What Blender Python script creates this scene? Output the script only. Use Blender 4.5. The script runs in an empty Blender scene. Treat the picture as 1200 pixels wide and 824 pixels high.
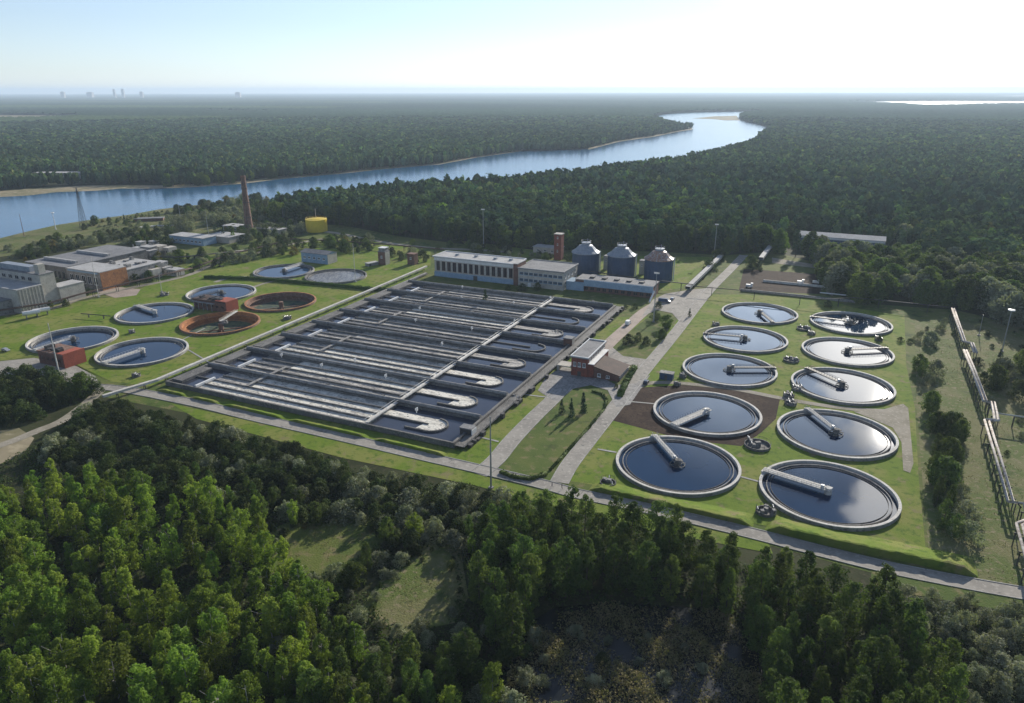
import bpy, math, random
import numpy as np
from mathutils import Vector, Matrix
from mathutils.geometry import tessellate_polygon

R = math.radians
random.seed(7)
rng = np.random.default_rng(11)
scene = bpy.context.scene
col = scene.collection

# ------------------------------------------------------------------ camera
CAM_H = 120.0
PITCH = R(19.647)
ROLL = R(-0.085)
FPX = 857.0
cd = bpy.data.cameras.new('camera')
cam = bpy.data.objects.new('camera', cd)
col.objects.link(cam)
cd.sensor_width = 36.0
cd.lens = FPX / 1200.0 * 36.0
cd.clip_start = 1.0
cd.clip_end = 120000.0
cam.location = (0, 0, CAM_H)
cam.rotation_euler = (Matrix.Rotation(R(90) - PITCH, 3, 'X') @ Matrix.Rotation(ROLL, 3, 'Z')).to_euler()
scene.camera = cam

# ------------------------------------------------------------------ light
SUN_EL = R(21.5)
SUN_AZ = R(60.5)                    # measured from +X towards +Y
sun_dir = Vector((math.cos(SUN_EL) * math.cos(SUN_AZ), math.cos(SUN_EL) * math.sin(SUN_AZ), math.sin(SUN_EL)))
sl = bpy.data.lights.new('sun', 'SUN')
sl.energy = 5.0
sl.angle = R(0.5)
sl.color = (1.0, 0.93, 0.82)
sun = bpy.data.objects.new('sun', sl)
col.objects.link(sun)
sun.rotation_euler = (-sun_dir).to_track_quat('-Z', 'Y').to_euler()
sun.location = (0, 0, 400)

world = bpy.data.worlds.new('World')
scene.world = world
world.use_nodes = True
wn = world.node_tree
wn.nodes.clear()
w_out = wn.nodes.new('ShaderNodeOutputWorld')
w_bg = wn.nodes.new('ShaderNodeBackground')
w_bg.inputs['Strength'].default_value = 0.092
sky = wn.nodes.new('ShaderNodeTexSky')
sky.sky_type = 'NISHITA'
sky.sun_disc = False
sky.sun_elevation = SUN_EL
sky.sun_rotation = R(90) - SUN_AZ
sky.altitude = 100
sky.air_density = 1.0
sky.dust_density = 0.12
sky.ozone_density = 2.0
# thin bright cloud high up around the sun
tc = wn.nodes.new('ShaderNodeTexCoord')
mp = wn.nodes.new('ShaderNodeMapping')
mp.inputs['Scale'].default_value = (1.0, 1.0, 2.2)
wn.links.new(tc.outputs['Generated'], mp.inputs['Vector'])
nz = wn.nodes.new('ShaderNodeTexNoise')
nz.inputs['Scale'].default_value = 11.0
nz.inputs['Detail'].default_value = 7
nz.inputs['Roughness'].default_value = 0.55
wn.links.new(mp.outputs['Vector'], nz.inputs['Vector'])
def patch(az, el, inner, outer):
    d = wn.nodes.new('ShaderNodeVectorMath'); d.operation = 'DOT_PRODUCT'
    d.inputs[1].default_value = Vector((math.cos(R(el)) * math.cos(R(az)), math.cos(R(el)) * math.sin(R(az)), math.sin(R(el))))
    wn.links.new(tc.outputs['Generated'], d.inputs[0])
    n_ = wn.nodes.new('ShaderNodeMapRange'); n_.interpolation_type = 'SMOOTHSTEP'
    n_.inputs['From Min'].default_value = math.cos(R(outer)); n_.inputs['From Max'].default_value = math.cos(R(inner))
    wn.links.new(d.outputs['Value'], n_.inputs['Value'])
    return n_.outputs['Result']
near = wn.nodes.new('ShaderNodeMath'); near.operation = 'MAXIMUM'
wn.links.new(patch(60.5, 17.0, 2.5, 8.5), near.inputs[0])
wn.links.new(patch(59.3, 28, 0.6, 4.0), near.inputs[1])
addn = wn.nodes.new('ShaderNodeMath'); addn.operation = 'MULTIPLY_ADD'
wn.links.new(near.outputs[0], addn.inputs[0]); addn.inputs[1].default_value = 0.30
wn.links.new(nz.outputs['Fac'], addn.inputs[2])
thr = wn.nodes.new('ShaderNodeMapRange'); thr.interpolation_type = 'SMOOTHSTEP'
thr.inputs['From Min'].default_value = 0.64; thr.inputs['From Max'].default_value = 0.74
wn.links.new(addn.outputs[0], thr.inputs['Value'])
thr2 = wn.nodes.new('ShaderNodeMapRange'); thr2.interpolation_type = 'SMOOTHSTEP'
thr2.inputs['From Min'].default_value = 0.0; thr2.inputs['From Max'].default_value = 0.15
wn.links.new(near.outputs[0], thr2.inputs['Value'])
cm_ = wn.nodes.new('ShaderNodeMath'); cm_.operation = 'MULTIPLY'
wn.links.new(thr.outputs['Result'], cm_.inputs[0]); wn.links.new(thr2.outputs['Result'], cm_.inputs[1])
cloudc = wn.nodes.new('ShaderNodeMix'); cloudc.data_type = 'RGBA'
cloudc.inputs[6].default_value = (11, 11.5, 12, 1)
cloudc.inputs[7].default_value = (44, 43, 41, 1)
wn.links.new(near.outputs[0], cloudc.inputs[0])
mixw = wn.nodes.new('ShaderNodeMix'); mixw.data_type = 'RGBA'
wn.links.new(cm_.outputs[0], mixw.inputs[0])
tintw = wn.nodes.new('ShaderNodeMix'); tintw.data_type = 'RGBA'; tintw.blend_type = 'MULTIPLY'
tintw.inputs[0].default_value = 1.0
tintw.inputs[7].default_value = (0.86, 0.97, 1.17, 1)       # white balance of the air light
hs = wn.nodes.new('ShaderNodeHueSaturation'); hs.inputs['Saturation'].default_value = 0.62
wn.links.new(sky.outputs['Color'], hs.inputs['Color'])
wn.links.new(hs.outputs['Color'], tintw.inputs[6])
glow_patch = wn.nodes.new('ShaderNodeMix'); glow_patch.data_type = 'RGBA'       # added unseen sky glow that lightens the far tanks' reflections
vf = wn.nodes.new('ShaderNodeMath'); vf.operation = 'MULTIPLY'
wn.links.new(patch(70, 17, 3.0, 13.0), vf.inputs[0]); wn.links.new(nz.outputs['Fac'], vf.inputs[1])
wn.links.new(vf.outputs[0], glow_patch.inputs[0])
wn.links.new(tintw.outputs[2], glow_patch.inputs[6]); glow_patch.inputs[7].default_value = (27, 31, 36, 1)
wn.links.new(glow_patch.outputs[2], mixw.inputs[6])
wn.links.new(cloudc.outputs[2], mixw.inputs[7])
wn.links.new(mixw.outputs[2], w_bg.inputs['Color'])
wn.links.new(w_bg.outputs[0], w_out.inputs['Surface'])

scene.view_settings.view_transform = 'Standard'
scene.view_settings.look = 'None'
scene.view_settings.gamma = 1.0
scene.view_settings.use_curve_mapping = False
scene.view_settings.exposure = 0.5
scene.render.engine = 'CYCLES'
cy = scene.cycles
cy.max_bounces = 6
cy.diffuse_bounces = 2
cy.glossy_bounces = 3
cy.transmission_bounces = 4
cy.volume_bounces = 0
cy.transparent_max_bounces = 4
cy.use_denoising = True
cy.sample_clamp_indirect = 6.0
cy.caustics_reflective = False
cy.caustics_refractive = False

HAZE_DENSITY = 0.00007

# ------------------------------------------------------------------ coordinates
def at(px, py, z=0.0):
    """the point of the plane at height z seen at this place of the photograph (a survey of the site plan)"""
    u = px - 600.0; v = 412.0 - py
    u, v = u * math.cos(ROLL) + v * math.sin(ROLL), -u * math.sin(ROLL) + v * math.cos(ROLL)
    dx, dy, dz = u / FPX, math.cos(PITCH) + v / FPX * math.sin(PITCH), -math.sin(PITCH) + v / FPX * math.cos(PITCH)
    t = (CAM_H - z) / -dz
    return (dx * t, dy * t)

PA = R(65.3)
PO = np.array([-16.9, 237.2])
PU = np.array([math.cos(PA), math.sin(PA)])
PV = np.array([-math.sin(PA), math.cos(PA)])
def W(u, v):
    p = PO + PU * u + PV * v
    return (float(p[0]), float(p[1]))

# ------------------------------------------------------------------ materials
def _mix(nt, fac, a, b):
    m = nt.nodes.new('ShaderNodeMix'); m.data_type = 'RGBA'
    for sock, val in ((0, fac), (6, a), (7, b)):
        if hasattr(val, 'links') or hasattr(val, 'is_linked'):
            nt.links.new(val, m.inputs[sock])
        else:
            m.inputs[sock].default_value = val if sock == 0 else (*val[:3], 1)
    return m.outputs[2]

def _noise(nt, scale, detail=4, coord=None, rough=0.6):
    n = nt.nodes.new('ShaderNodeTexNoise')
    n.inputs['Scale'].default_value = scale
    n.inputs['Detail'].default_value = detail
    n.inputs['Roughness'].default_value = rough
    if coord is not None: nt.links.new(coord, n.inputs['Vector'])
    return n.outputs['Fac']

def _ramp(nt, val, lo, hi):
    m = nt.nodes.new('ShaderNodeMapRange'); m.interpolation_type = 'SMOOTHSTEP'
    nt.links.new(val, m.inputs['Value'])
    m.inputs['From Min'].default_value = lo; m.inputs['From Max'].default_value = hi
    return m.outputs['Result']

def mat(name, c, c2=None, c3=None, rough=0.85, s1=0.15, s2=2.0, bump=0.0, bs=3.0, metal=0.0, spec=0.3, r1=(0.38, 0.62), r2=(0.5, 0.68), c4=None, s3=0.02, r3=(0.45, 0.65), local=None):
    m = bpy.data.materials.new(name); m.use_nodes = True
    nt = m.node_tree
    b = nt.nodes['Principled BSDF']
    b.inputs['Roughness'].default_value = rough
    b.inputs['Metallic'].default_value = metal
    b.inputs['Specular IOR Level'].default_value = spec
    geo = nt.nodes.new('ShaderNodeNewGeometry')
    P = geo.outputs['Position']
    if local:
        tco = nt.nodes.new('ShaderNodeTexCoord'); mpp = nt.nodes.new('ShaderNodeMapping')
        mpp.inputs['Scale'].default_value = local
        nt.links.new(tco.outputs['Object'], mpp.inputs['Vector'])
        oin = nt.nodes.new('ShaderNodeNewGeometry')
        P = mpp.outputs['Vector']
    if c2 is None: c2 = tuple(x * 0.72 for x in c)
    out = _mix(nt, _ramp(nt, _noise(nt, s1, 5, P), *r1), c, c2)
    if c3 is None: c3 = tuple(x * 0.8 for x in c2)
    out = _mix(nt, _ramp(nt, _noise(nt, s2, 4, P), *r2), out, c3)
    if c4 is not None: out = _mix(nt, _ramp(nt, _noise(nt, s3, 5, P), *r3), out, c4)
    nt.links.new(out, b.inputs['Base Color'])
    if bump:
        bp = nt.nodes.new('ShaderNodeBump')
        bp.inputs['Strength'].default_value = bump
        bp.inputs['Distance'].default_value = 0.3
        nt.links.new(_noise(nt, bs, 4, P), bp.inputs['Height'])
        nt.links.new(bp.outputs[0], b.inputs['Normal'])
    return m

def water(name, c, rough=0.06, bump=0.08, bs=1.2, dist=0.05):
    m = bpy.data.materials.new(name); m.use_nodes = True
    nt = m.node_tree
    b = nt.nodes['Principled BSDF']
    b.inputs['Roughness'].default_value = rough
    b.inputs['IOR'].default_value = 1.33
    b.inputs['Specular IOR Level'].default_value = 0.5
    geo = nt.nodes.new('ShaderNodeNewGeometry')
    P = geo.outputs['Position']
    out = _mix(nt, _ramp(nt, _noise(nt, 0.03, 4, P), 0.35, 0.65), c, tuple(x * 0.75 for x in c))
    nt.links.new(out, b.inputs['Base Color'])
    bp = nt.nodes.new('ShaderNodeBump')
    bp.inputs['Strength'].default_value = bump
    bp.inputs['Distance'].default_value = dist
    nt.links.new(_noise(nt, bs, 5, P), bp.inputs['Height'])
    nt.links.new(bp.outputs[0], b.inputs['Normal'])
    return m

def foliage(name, c, c2, trans=0.35, var=0.35, attr=False, rough=0.8):
    m = bpy.data.materials.new(name); m.use_nodes = True
    nt = m.node_tree
    b = nt.nodes['Principled BSDF']
    b.inputs['Roughness'].default_value = rough
    b.inputs['Specular IOR Level'].default_value = 0.05 if attr else 0.12
    geo = nt.nodes.new('ShaderNodeNewGeometry')
    P = geo.outputs['Position']
    base = _mix(nt, _ramp(nt, _noise(nt, 0.5, 3, P), 0.35, 0.65), c, c2)
    if attr:
        a = nt.nodes.new('ShaderNodeAttribute'); a.attribute_name = 'tint'
        mm = nt.nodes.new('ShaderNodeMix'); mm.data_type = 'RGBA'; mm.blend_type = 'MULTIPLY'; mm.inputs[0].default_value = 1.0
        nt.links.new(base, mm.inputs[6]); nt.links.new(a.outputs['Color'], mm.inputs[7])
        base = mm.outputs[2]
    else:
        oi = nt.nodes.new('ShaderNodeObjectInfo')
        hsv = nt.nodes.new('ShaderNodeHueSaturation')
        mr = nt.nodes.new('ShaderNodeMapRange')
        nt.links.new(oi.outputs['Random'], mr.inputs['Value'])
        mr.inputs['To Min'].default_value = 1 - var; mr.inputs['To Max'].default_value = 1 + var
        nt.links.new(mr.outputs[0], hsv.inputs['Value'])
        mr2 = nt.nodes.new('ShaderNodeMapRange')
        w_ = nt.nodes.new('ShaderNodeMath'); w_.operation = 'FRACT'
        x_ = nt.nodes.new('ShaderNodeMath'); x_.operation = 'MULTIPLY'; x_.inputs[1].default_value = 7.31
        nt.links.new(oi.outputs['Random'], x_.inputs[0]); nt.links.new(x_.outputs[0], w_.inputs[0])
        nt.links.new(w_.outputs[0], mr2.inputs['Value'])
        mr2.inputs['To Min'].default_value = 0.478; mr2.inputs['To Max'].default_value = 0.515
        nt.links.new(mr2.outputs[0], hsv.inputs['Hue'])
        nt.links.new(base, hsv.inputs['Color'])
        base = hsv.outputs['Color']
    nt.links.new(base, b.inputs['Base Color'])
    if attr:                                   # far crowns: matt leaves
        nt.nodes.remove(b); b = nt.nodes.new('ShaderNodeBsdfDiffuse'); nt.links.new(base, b.inputs['Color'])
        nt.links.new(b.outputs[0], nt.nodes['Material Output'].inputs['Surface'])
    if trans:
        tr = nt.nodes.new('ShaderNodeBsdfTranslucent')
        g = nt.nodes.new('ShaderNodeMix'); g.data_type = 'RGBA'; g.blend_type = 'MULTIPLY'; g.inputs[0].default_value = 1.0
        g.inputs[7].default_value = (1.15, 1.25, 0.55, 1)
        nt.links.new(base, g.inputs[6]); nt.links.new(g.outputs[2], tr.inputs['Color'])
        mx = nt.nodes.new('ShaderNodeMixShader'); mx.inputs[0].default_value = trans
        nt.links.new(b.outputs[0], mx.inputs[1]); nt.links.new(tr.outputs[0], mx.inputs[2])
        nt.links.new(mx.outputs[0], nt.nodes['Material Output'].inputs['Surface'])
    return m

M = {}
M['ground'] = mat('forest_floor', (0.045, 0.052, 0.022), (0.028, 0.034, 0.014), (0.06, 0.055, 0.03), s1=0.05, s2=0.6, bump=0.4, bs=1.5, spec=0.04)
M['meadow'] = mat('rough_meadow', (0.115, 0.135, 0.036), (0.075, 0.110, 0.026), (0.17, 0.15, 0.07), s1=0.03, s2=0.25, bump=0.6, bs=2.0, c4=(0.05, 0.07, 0.022), s3=0.12, r3=(.55, .7), spec=0.04)
M['dry'] = mat('dry_meadow', (0.145, 0.145, 0.062), (0.095, 0.125, 0.034), (0.20, 0.175, 0.10), s1=0.05, s2=0.5, bump=0.7, bs=2.0, r1=(0.42, 0.58), c4=(0.06, 0.085, 0.025), s3=0.09, r3=(.55, .7), spec=0.04)
M['lawn'] = mat('lawn_grass', (0.128, 0.186, 0.024), (0.190, 0.205, 0.052), (0.076, 0.128, 0.018), s1=0.05, s2=0.35, bump=0.6, bs=5.0, r1=(0.44, 0.58), r2=(0.48, 0.70), c4=(0.200, 0.170, 0.085), s3=0.16, r3=(0.56, 0.70), spec=0.04)
M['soil'] = mat('bare_soil', (0.040, 0.026, 0.020), (0.062, 0.042, 0.030), (0.026, 0.018, 0.015), s1=0.10, s2=0.9, bump=0.5, bs=2.0, spec=0.03, c4=(0.075, 0.055, 0.04), s3=0.25, r3=(.58, .72))
M['asphalt'] = mat('worn_asphalt', (0.30, 0.278, 0.240), (0.235, 0.218, 0.19), (0.36, 0.335, 0.29), s1=0.08, s2=0.7, bump=0.1, spec=0.12, c4=(0.17, 0.16, 0.145), s3=0.22, r3=(.6, .66))
M['gravel'] = mat('pale_gravel', (0.30, 0.27, 0.215), (0.22, 0.20, 0.15), (0.36, 0.33, 0.27), s1=0.1, s2=0.8, bump=0.3, spec=0.04)
M['pinkroad'] = mat('pinkish_paving', (0.32, 0.25, 0.20), (0.25, 0.20, 0.16), (0.36, 0.30, 0.25), s1=0.1, s2=1.0)
M['sand'] = mat('bank_sand', (0.30, 0.25, 0.17), (0.16, 0.15, 0.08), (0.35, 0.3, 0.2), s1=0.02, s2=0.15, spec=0.04)
M['kerb'] = mat('kerb_concrete', (0.36, 0.35, 0.32))
M['river'] = water('river_water', (0.020, 0.100, 0.195), rough=0.16, bump=0.35, bs=0.25, dist=0.3)
M['tankwater'] = water('clarifier_water', (0.005, 0.024, 0.062), rough=0.035, bump=0.05, bs=0.9, dist=0.03)
M['basinwater'] = water('basin_water', (0.040, 0.046, 0.066), rough=0.10, bump=0.2, bs=1.5, dist=0.05)
M['pond'] = water('bog_water', (0.006, 0.009, 0.010), rough=0.25, bump=0.2, bs=0.6)
M['conc'] = mat('pale_concrete', (0.56, 0.54, 0.49), (0.46, 0.44, 0.39), (0.33, 0.31, 0.27), s1=0.25, s2=1.2, bump=0.2)
M['concd'] = mat('dark_wet_concrete', (0.15, 0.145, 0.135), (0.09, 0.087, 0.082), (0.22, 0.205, 0.18), s1=0.2, s2=1.4, bump=0.3)
M['concm'] = mat('grey_concrete', (0.28, 0.27, 0.25), (0.20, 0.19, 0.18), (0.13, 0.125, 0.115), s1=0.25, s2=1.0, bump=0.3)
M['foam'] = mat('white_foam', (0.72, 0.68, 0.58), (0.50, 0.47, 0.40), (0.08, 0.08, 0.08), rough=0.6, s1=0.45, s2=1.3, bump=1.0, bs=1.6, r1=(.42,.58), r2=(0.56, 0.64), local=(1.2, 0.5, 1), c4=(0.30, 0.28, 0.25), s3=0.22, r3=(.58,.66))
M['foamg'] = mat('grey_foam', (0.52, 0.48, 0.41), (0.27, 0.25, 0.22), (0.06, 0.06, 0.06), rough=0.5, s1=0.45, s2=1.3, bump=1.0, bs=1.6, r1=(.42,.58), r2=(0.54, 0.62), local=(1.3, 0.3, 1), c4=(0.16, 0.155, 0.145), s3=0.3, r3=(.58,.66))
M['foamd'] = mat('dark_churned_water', (0.20, 0.19, 0.17), (0.08, 0.08, 0.082), (0.38, 0.35, 0.30), rough=0.3, s1=0.4, s2=1.1, bump=0.8, bs=1.5, r1=(.42,.58), r2=(0.55, 0.64), local=(1.3, 0.25, 1))
M['wrap'] = mat('weathered_pipe_wrapping', (0.50, 0.47, 0.42), (0.38, 0.34, 0.30), (0.22, 0.17, 0.14), s1=0.3, s2=1.2, spec=0.15)
M['brick'] = mat('red_brick', (0.24, 0.070, 0.045), (0.17, 0.052, 0.036), (0.12, 0.045, 0.033), s1=0.5, s2=2.5)
M['brickd'] = mat('brown_brick', (0.17, 0.085, 0.06), (0.12, 0.06, 0.045), (0.20, 0.12, 0.09), s1=0.4, s2=2.0)
M['sunlit_red'] = mat('sunlit_red_wall', (0.38, 0.095, 0.055), (0.28, 0.075, 0.045))  # sunlit pump house ends: sunlight put into the colour, front stays brown
M['orange'] = mat('rusty_orange_wall', (0.42, 0.185, 0.070), (0.30, 0.13, 0.055), (0.20, 0.10, 0.055), s1=0.3, s2=1.2)
M['rust'] = mat('rust_brown_steel', (0.20, 0.11, 0.075), (0.14, 0.075, 0.05), (0.27, 0.2, 0.16), s1=0.4, s2=1.5)
M['algae'] = mat('algae_floor', (0.10, 0.125, 0.055), (0.045, 0.065, 0.045), (0.02, 0.035, 0.04), s1=0.09, s2=0.4)
M['render'] = mat('cream_render', (0.46, 0.43, 0.37), (0.38, 0.35, 0.30), (0.30, 0.27, 0.23), s1=0.3, s2=1.4)
M['white'] = mat('white_paint', (0.74, 0.74, 0.71), (0.64, 0.63, 0.60), (0.50, 0.49, 0.46), rough=0.5)
M['clad'] = mat('blue_grey_cladding', (0.26, 0.36, 0.45), (0.21, 0.30, 0.39), rough=0.5, s1=0.4)
M['darkblue'] = mat('dark_blue_steel', (0.035, 0.065, 0.125), (0.045, 0.08, 0.15), (0.06, 0.085, 0.13), rough=0.45, s1=0.3, s2=1.5)
M['zinc'] = mat('pale_zinc_roof', (0.30, 0.33, 0.36), (0.22, 0.25, 0.28), (0.34, 0.36, 0.38), rough=0.55, s1=0.4, metal=0.3)
M['rustroof'] = mat('rusting_zinc_roof', (0.34, 0.20, 0.14), (0.24, 0.13, 0.09), (0.42, 0.40, 0.38), rough=0.5, s1=0.25, s2=0.8)
M['felt'] = mat('grey_roof_felt', (0.19, 0.19, 0.19), (0.14, 0.14, 0.145), (0.24, 0.235, 0.225), s1=0.2, s2=1.0)
M['feltp'] = mat('pale_roof_felt', (0.40, 0.395, 0.38), (0.32, 0.315, 0.30), (0.26, 0.25, 0.24), s1=0.2, s2=1.0)
M['yellow'] = mat('yellow_paint', (0.72, 0.52, 0.03), (0.62, 0.45, 0.03), rough=0.45)
M['steel'] = mat('galvanised_steel', (0.40, 0.41, 0.42), (0.32, 0.33, 0.34), rough=0.4, metal=0.5)
M['dsteel'] = mat('dark_weathered_steel', (0.075, 0.07, 0.068), (0.05, 0.047, 0.045), rough=0.6)
M['glass'] = mat('dark_window_glass', (0.02, 0.025, 0.035), rough=0.12, spec=0.6)
M['browndark'] = mat('dark_brown_roof_tile', (0.075, 0.045, 0.034), (0.05, 0.032, 0.025), (0.10, 0.06, 0.045))
M['bark'] = mat('grey_brown_bark', (0.11, 0.085, 0.065), (0.07, 0.055, 0.045))
M['birchbark'] = mat('pale_birch_bark', (0.42, 0.40, 0.36), (0.25, 0.24, 0.22), (0.08, 0.07, 0.06), s2=2.5)
M['black'] = mat('black_rubber', (0.02, 0.02, 0.02))
M['skin'] = mat('skin', (0.45, 0.27, 0.19)); M['hair'] = mat('brown_hair', (0.04, 0.025, 0.015))
M['jacket1'] = mat('dark_jacket', (0.03, 0.035, 0.05)); M['jacket2'] = mat('grey_jacket', (0.10, 0.10, 0.11))
M['jeans'] = mat('blue_trousers', (0.03, 0.045, 0.09))
M['city'] = mat('city_walls', (0.45, 0.44, 0.43), (0.35, 0.34, 0.34), s1=0.05)
M['carpaint'] = mat('dark_car_paint', (0.03, 0.04, 0.06), rough=0.25, spec=0.6)
M['birch'] = foliage('birch_leaves', (0.200, 0.275, 0.046), (0.105, 0.165, 0.027), trans=0.45, var=0.42)
M['aspen'] = foliage('aspen_leaves', (0.105, 0.150, 0.034), (0.055, 0.092, 0.022), trans=0.38, var=0.42)
M['willow'] = foliage('grey_willow_leaves', (0.27, 0.285, 0.20), (0.13, 0.15, 0.085), trans=0.28, var=0.35)
M['dark'] = foliage('dark_shrub_leaves', (0.062, 0.086, 0.024), (0.032, 0.052, 0.014), trans=0.25, var=0.5)
M['needle'] = foliage('conifer_needles', (0.052, 0.092, 0.036), (0.032, 0.064, 0.025), trans=0.12, var=0.35)
M['wood'] = foliage('wood_leaves', (0.088, 0.125, 0.064), (0.050, 0.082, 0.044), trans=0.2, attr=True)
M['reed'] = foliage('reeds', (0.34, 0.28, 0.15), (0.18, 0.18, 0.07), trans=0.25, attr=False)
M['hedge'] = foliage('hedge_leaves', (0.070, 0.110, 0.018), (0.045, 0.080, 0.013), trans=0.1, var=0.1)
M['autumn'] = foliage('yellowing_leaves', (0.17, 0.13, 0.03), (0.10, 0.10, 0.025), trans=0.3, var=0.2)

# ------------------------------------------------------------------ mesh helpers
class MB:
    def __init__(s): s.v = []; s.f = []; s.m = []; s.cur = 0
    def mat(s, i): s.cur = i; return s
    def add(s, vs, fs):
        o = len(s.v); s.v.extend(tuple(map(float, p)) for p in vs)
        for f in fs: s.f.append(tuple(o + i for i in f)); s.m.append(s.cur)
        return s
    def box(s, x0, x1, y0, y1, z0, z1, rot=0.0, c=(0, 0)):
        vs = [(x, y, z) for z in (z0, z1) for x, y in ((x0, y0), (x1, y0), (x1, y1), (x0, y1))]
        if rot or c != (0, 0):
            ca, sa = math.cos(rot), math.sin(rot)
            vs = [(c[0] + x * ca - y * sa, c[1] + x * sa + y * ca, z) for x, y, z in vs]
        return s.add(vs, [(3, 2, 1, 0), (4, 5, 6, 7), (0, 1, 5, 4), (1, 2, 6, 5), (2, 3, 7, 6), (3, 0, 4, 7)])
    def lathe(s, prof, n=48, c=(0, 0), closed=False, a0=0.0, a1=2 * math.pi):
        full = abs(a1 - a0 - 2 * math.pi) < 1e-6
        k = n if full else n + 1
        vs = []
        for i in range(k):
            a = a0 + (a1 - a0) * i / n
            vs += [(c[0] + r * math.cos(a), c[1] + r * math.sin(a), z) for r, z in prof]
        L = len(prof); fs = []
        for i in range(n):
            j = (i + 1) % k
            for q in range(L if closed else L - 1):
                q2 = (q + 1) % L
                fs.append((i * L + q, j * L + q, j * L + q2, i * L + q2))
        return s.add(vs, fs)
    def disc(s, r, z, n=64, c=(0, 0)):
        return s.add([(c[0] + r * math.cos(2 * math.pi * i / n), c[1] + r * math.sin(2 * math.pi * i / n), z) for i in range(n)], [tuple(range(n))])
    def tube(s, pts, r, n=8, r2=None):
        pts = [Vector(p) for p in pts]; k = len(pts)
        vs = []
        for i, p in enumerate(pts):
            d = (pts[min(i + 1, k - 1)] - pts[max(i - 1, 0)]).normalized()
            a = Vector((0, 0, 1)) if abs(d.z) < 0.9 else Vector((1, 0, 0))
            e1 = d.cross(a).normalized(); e2 = d.cross(e1)
            rr = r if r2 is None else r + (r2 - r) * i / (k - 1)
            vs += [p + (e1 * math.cos(2 * math.pi * q / n) + e2 * math.sin(2 * math.pi * q / n)) * rr for q in range(n)]
        fs = [(i * n + q, i * n + (q + 1) % n, (i + 1) * n + (q + 1) % n, (i + 1) * n + q) for i in range(k - 1) for q in range(n)]
        fs += [tuple(range(n - 1, -1, -1)), tuple((k - 1) * n + q for q in range(n))]
        return s.add(vs, fs)
    def poly(s, pts, z0, z1):
        n = len(pts)
        return s.add([(x, y, z0) for x, y in pts] + [(x, y, z1) for x, y in pts],
                     [tuple(range(n - 1, -1, -1)), tuple(range(n, 2 * n))] + [(i, (i + 1) % n, n + (i + 1) % n, n + i) for i in range(n)])
    def build(s, name, mats, parent=None, smooth=False):
        me = bpy.data.meshes.new(name)
        me.from_pydata(s.v, [], s.f)
        for m in (mats if isinstance(mats, (list, tuple)) else [mats]): me.materials.append(m)
        if s.m and max(s.m): me.polygons.foreach_set('material_index', s.m)
        if smooth: me.polygons.foreach_set('use_smooth', [True] * len(me.polygons))
        me.update()
        o = bpy.data.objects.new(name, me); col.objects.link(o)
        if parent is not None: o.parent = parent
        return o

def tag(o, label=None, cat=None, group=None, kind=None):
    if label: o['label'] = label
    if cat: o['category'] = cat
    if group: o['group'] = group
    if kind: o['kind'] = kind
    return o

def thing(name, label, cat, loc=(0, 0, 0), rz=0.0, group=None):
    o = bpy.data.objects.new(name, None); col.objects.link(o)
    o.location = loc if len(loc) == 3 else (*loc, 0); o.rotation_euler = (0, 0, rz)
    o.empty_display_size = 1
    return tag(o, label, cat, group)

def copy_tree(o, parent=None):
    c = o.copy(); col.objects.link(c); c.parent = parent
    for ch in list(o.children): copy_tree(ch, c)
    return c

def bulk(name, V, F, mats, tint=None, parent=None, smooth=False):
    """numpy triangles or quads -> one mesh object"""
    me = bpy.data.meshes.new(name)
    k = F.shape[1]
    me.vertices.add(len(V)); me.vertices.foreach_set('co', V.astype(np.float32).ravel())
    me.loops.add(F.size); me.loops.foreach_set('vertex_index', F.astype(np.int32).ravel())
    me.polygons.add(len(F)); me.polygons.foreach_set('loop_start', np.arange(0, F.size, k, dtype=np.int32))
    me.polygons.foreach_set('loop_total', np.full(len(F), k, dtype=np.int32))
    if smooth: me.polygons.foreach_set('use_smooth', np.ones(len(F), dtype=bool))
    me.materials.append(mats)
    me.update(calc_edges=True)
    if tint is not None:
        a = me.color_attributes.new('tint', 'FLOAT_COLOR', 'POINT')
        a.data.foreach_set('color', np.hstack([tint, np.ones((len(tint), 1))]).astype(np.float32).ravel())
    o = bpy.data.objects.new(name, me); col.objects.link(o)
    if parent is not None: o.parent = parent
    return o

def in_poly(x, y, poly):
    x = np.asarray(x); y = np.asarray(y); r = np.zeros(x.shape, bool)
    n = len(poly)
    for i in range(n):
        x0, y0 = poly[i]; x1, y1 = poly[(i + 1) % n]
        c = ((y0 > y) != (y1 > y))
        with np.errstate(divide='ignore', invalid='ignore'):
            r ^= c & (x < (x1 - x0) * (y - y0) / ((y1 - y0) if y1 != y0 else 1e-9) + x0)
    return r

def pxpoly(pts, z=0.0): return [at(x, y, z) for x, y in pts]

def smooth_line(pts, n=6):
    """Catmull-Rom through the points"""
    P = [Vector((*p, 0)) for p in pts]; out = []
    for i in range(len(P) - 1):
        p0, p1, p2, p3 = P[max(i - 1, 0)], P[i], P[i + 1], P[min(i + 2, len(P) - 1)]
        for k in range(n):
            t = k / n
            q = 0.5 * ((2 * p1) + (-p0 + p2) * t + (2 * p0 - 5 * p1 + 4 * p2 - p3) * t * t + (-p0 + 3 * p1 - 3 * p2 + p3) * t ** 3)
            out.append((q.x, q.y))
    out.append((P[-1].x, P[-1].y))
    return out

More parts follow.
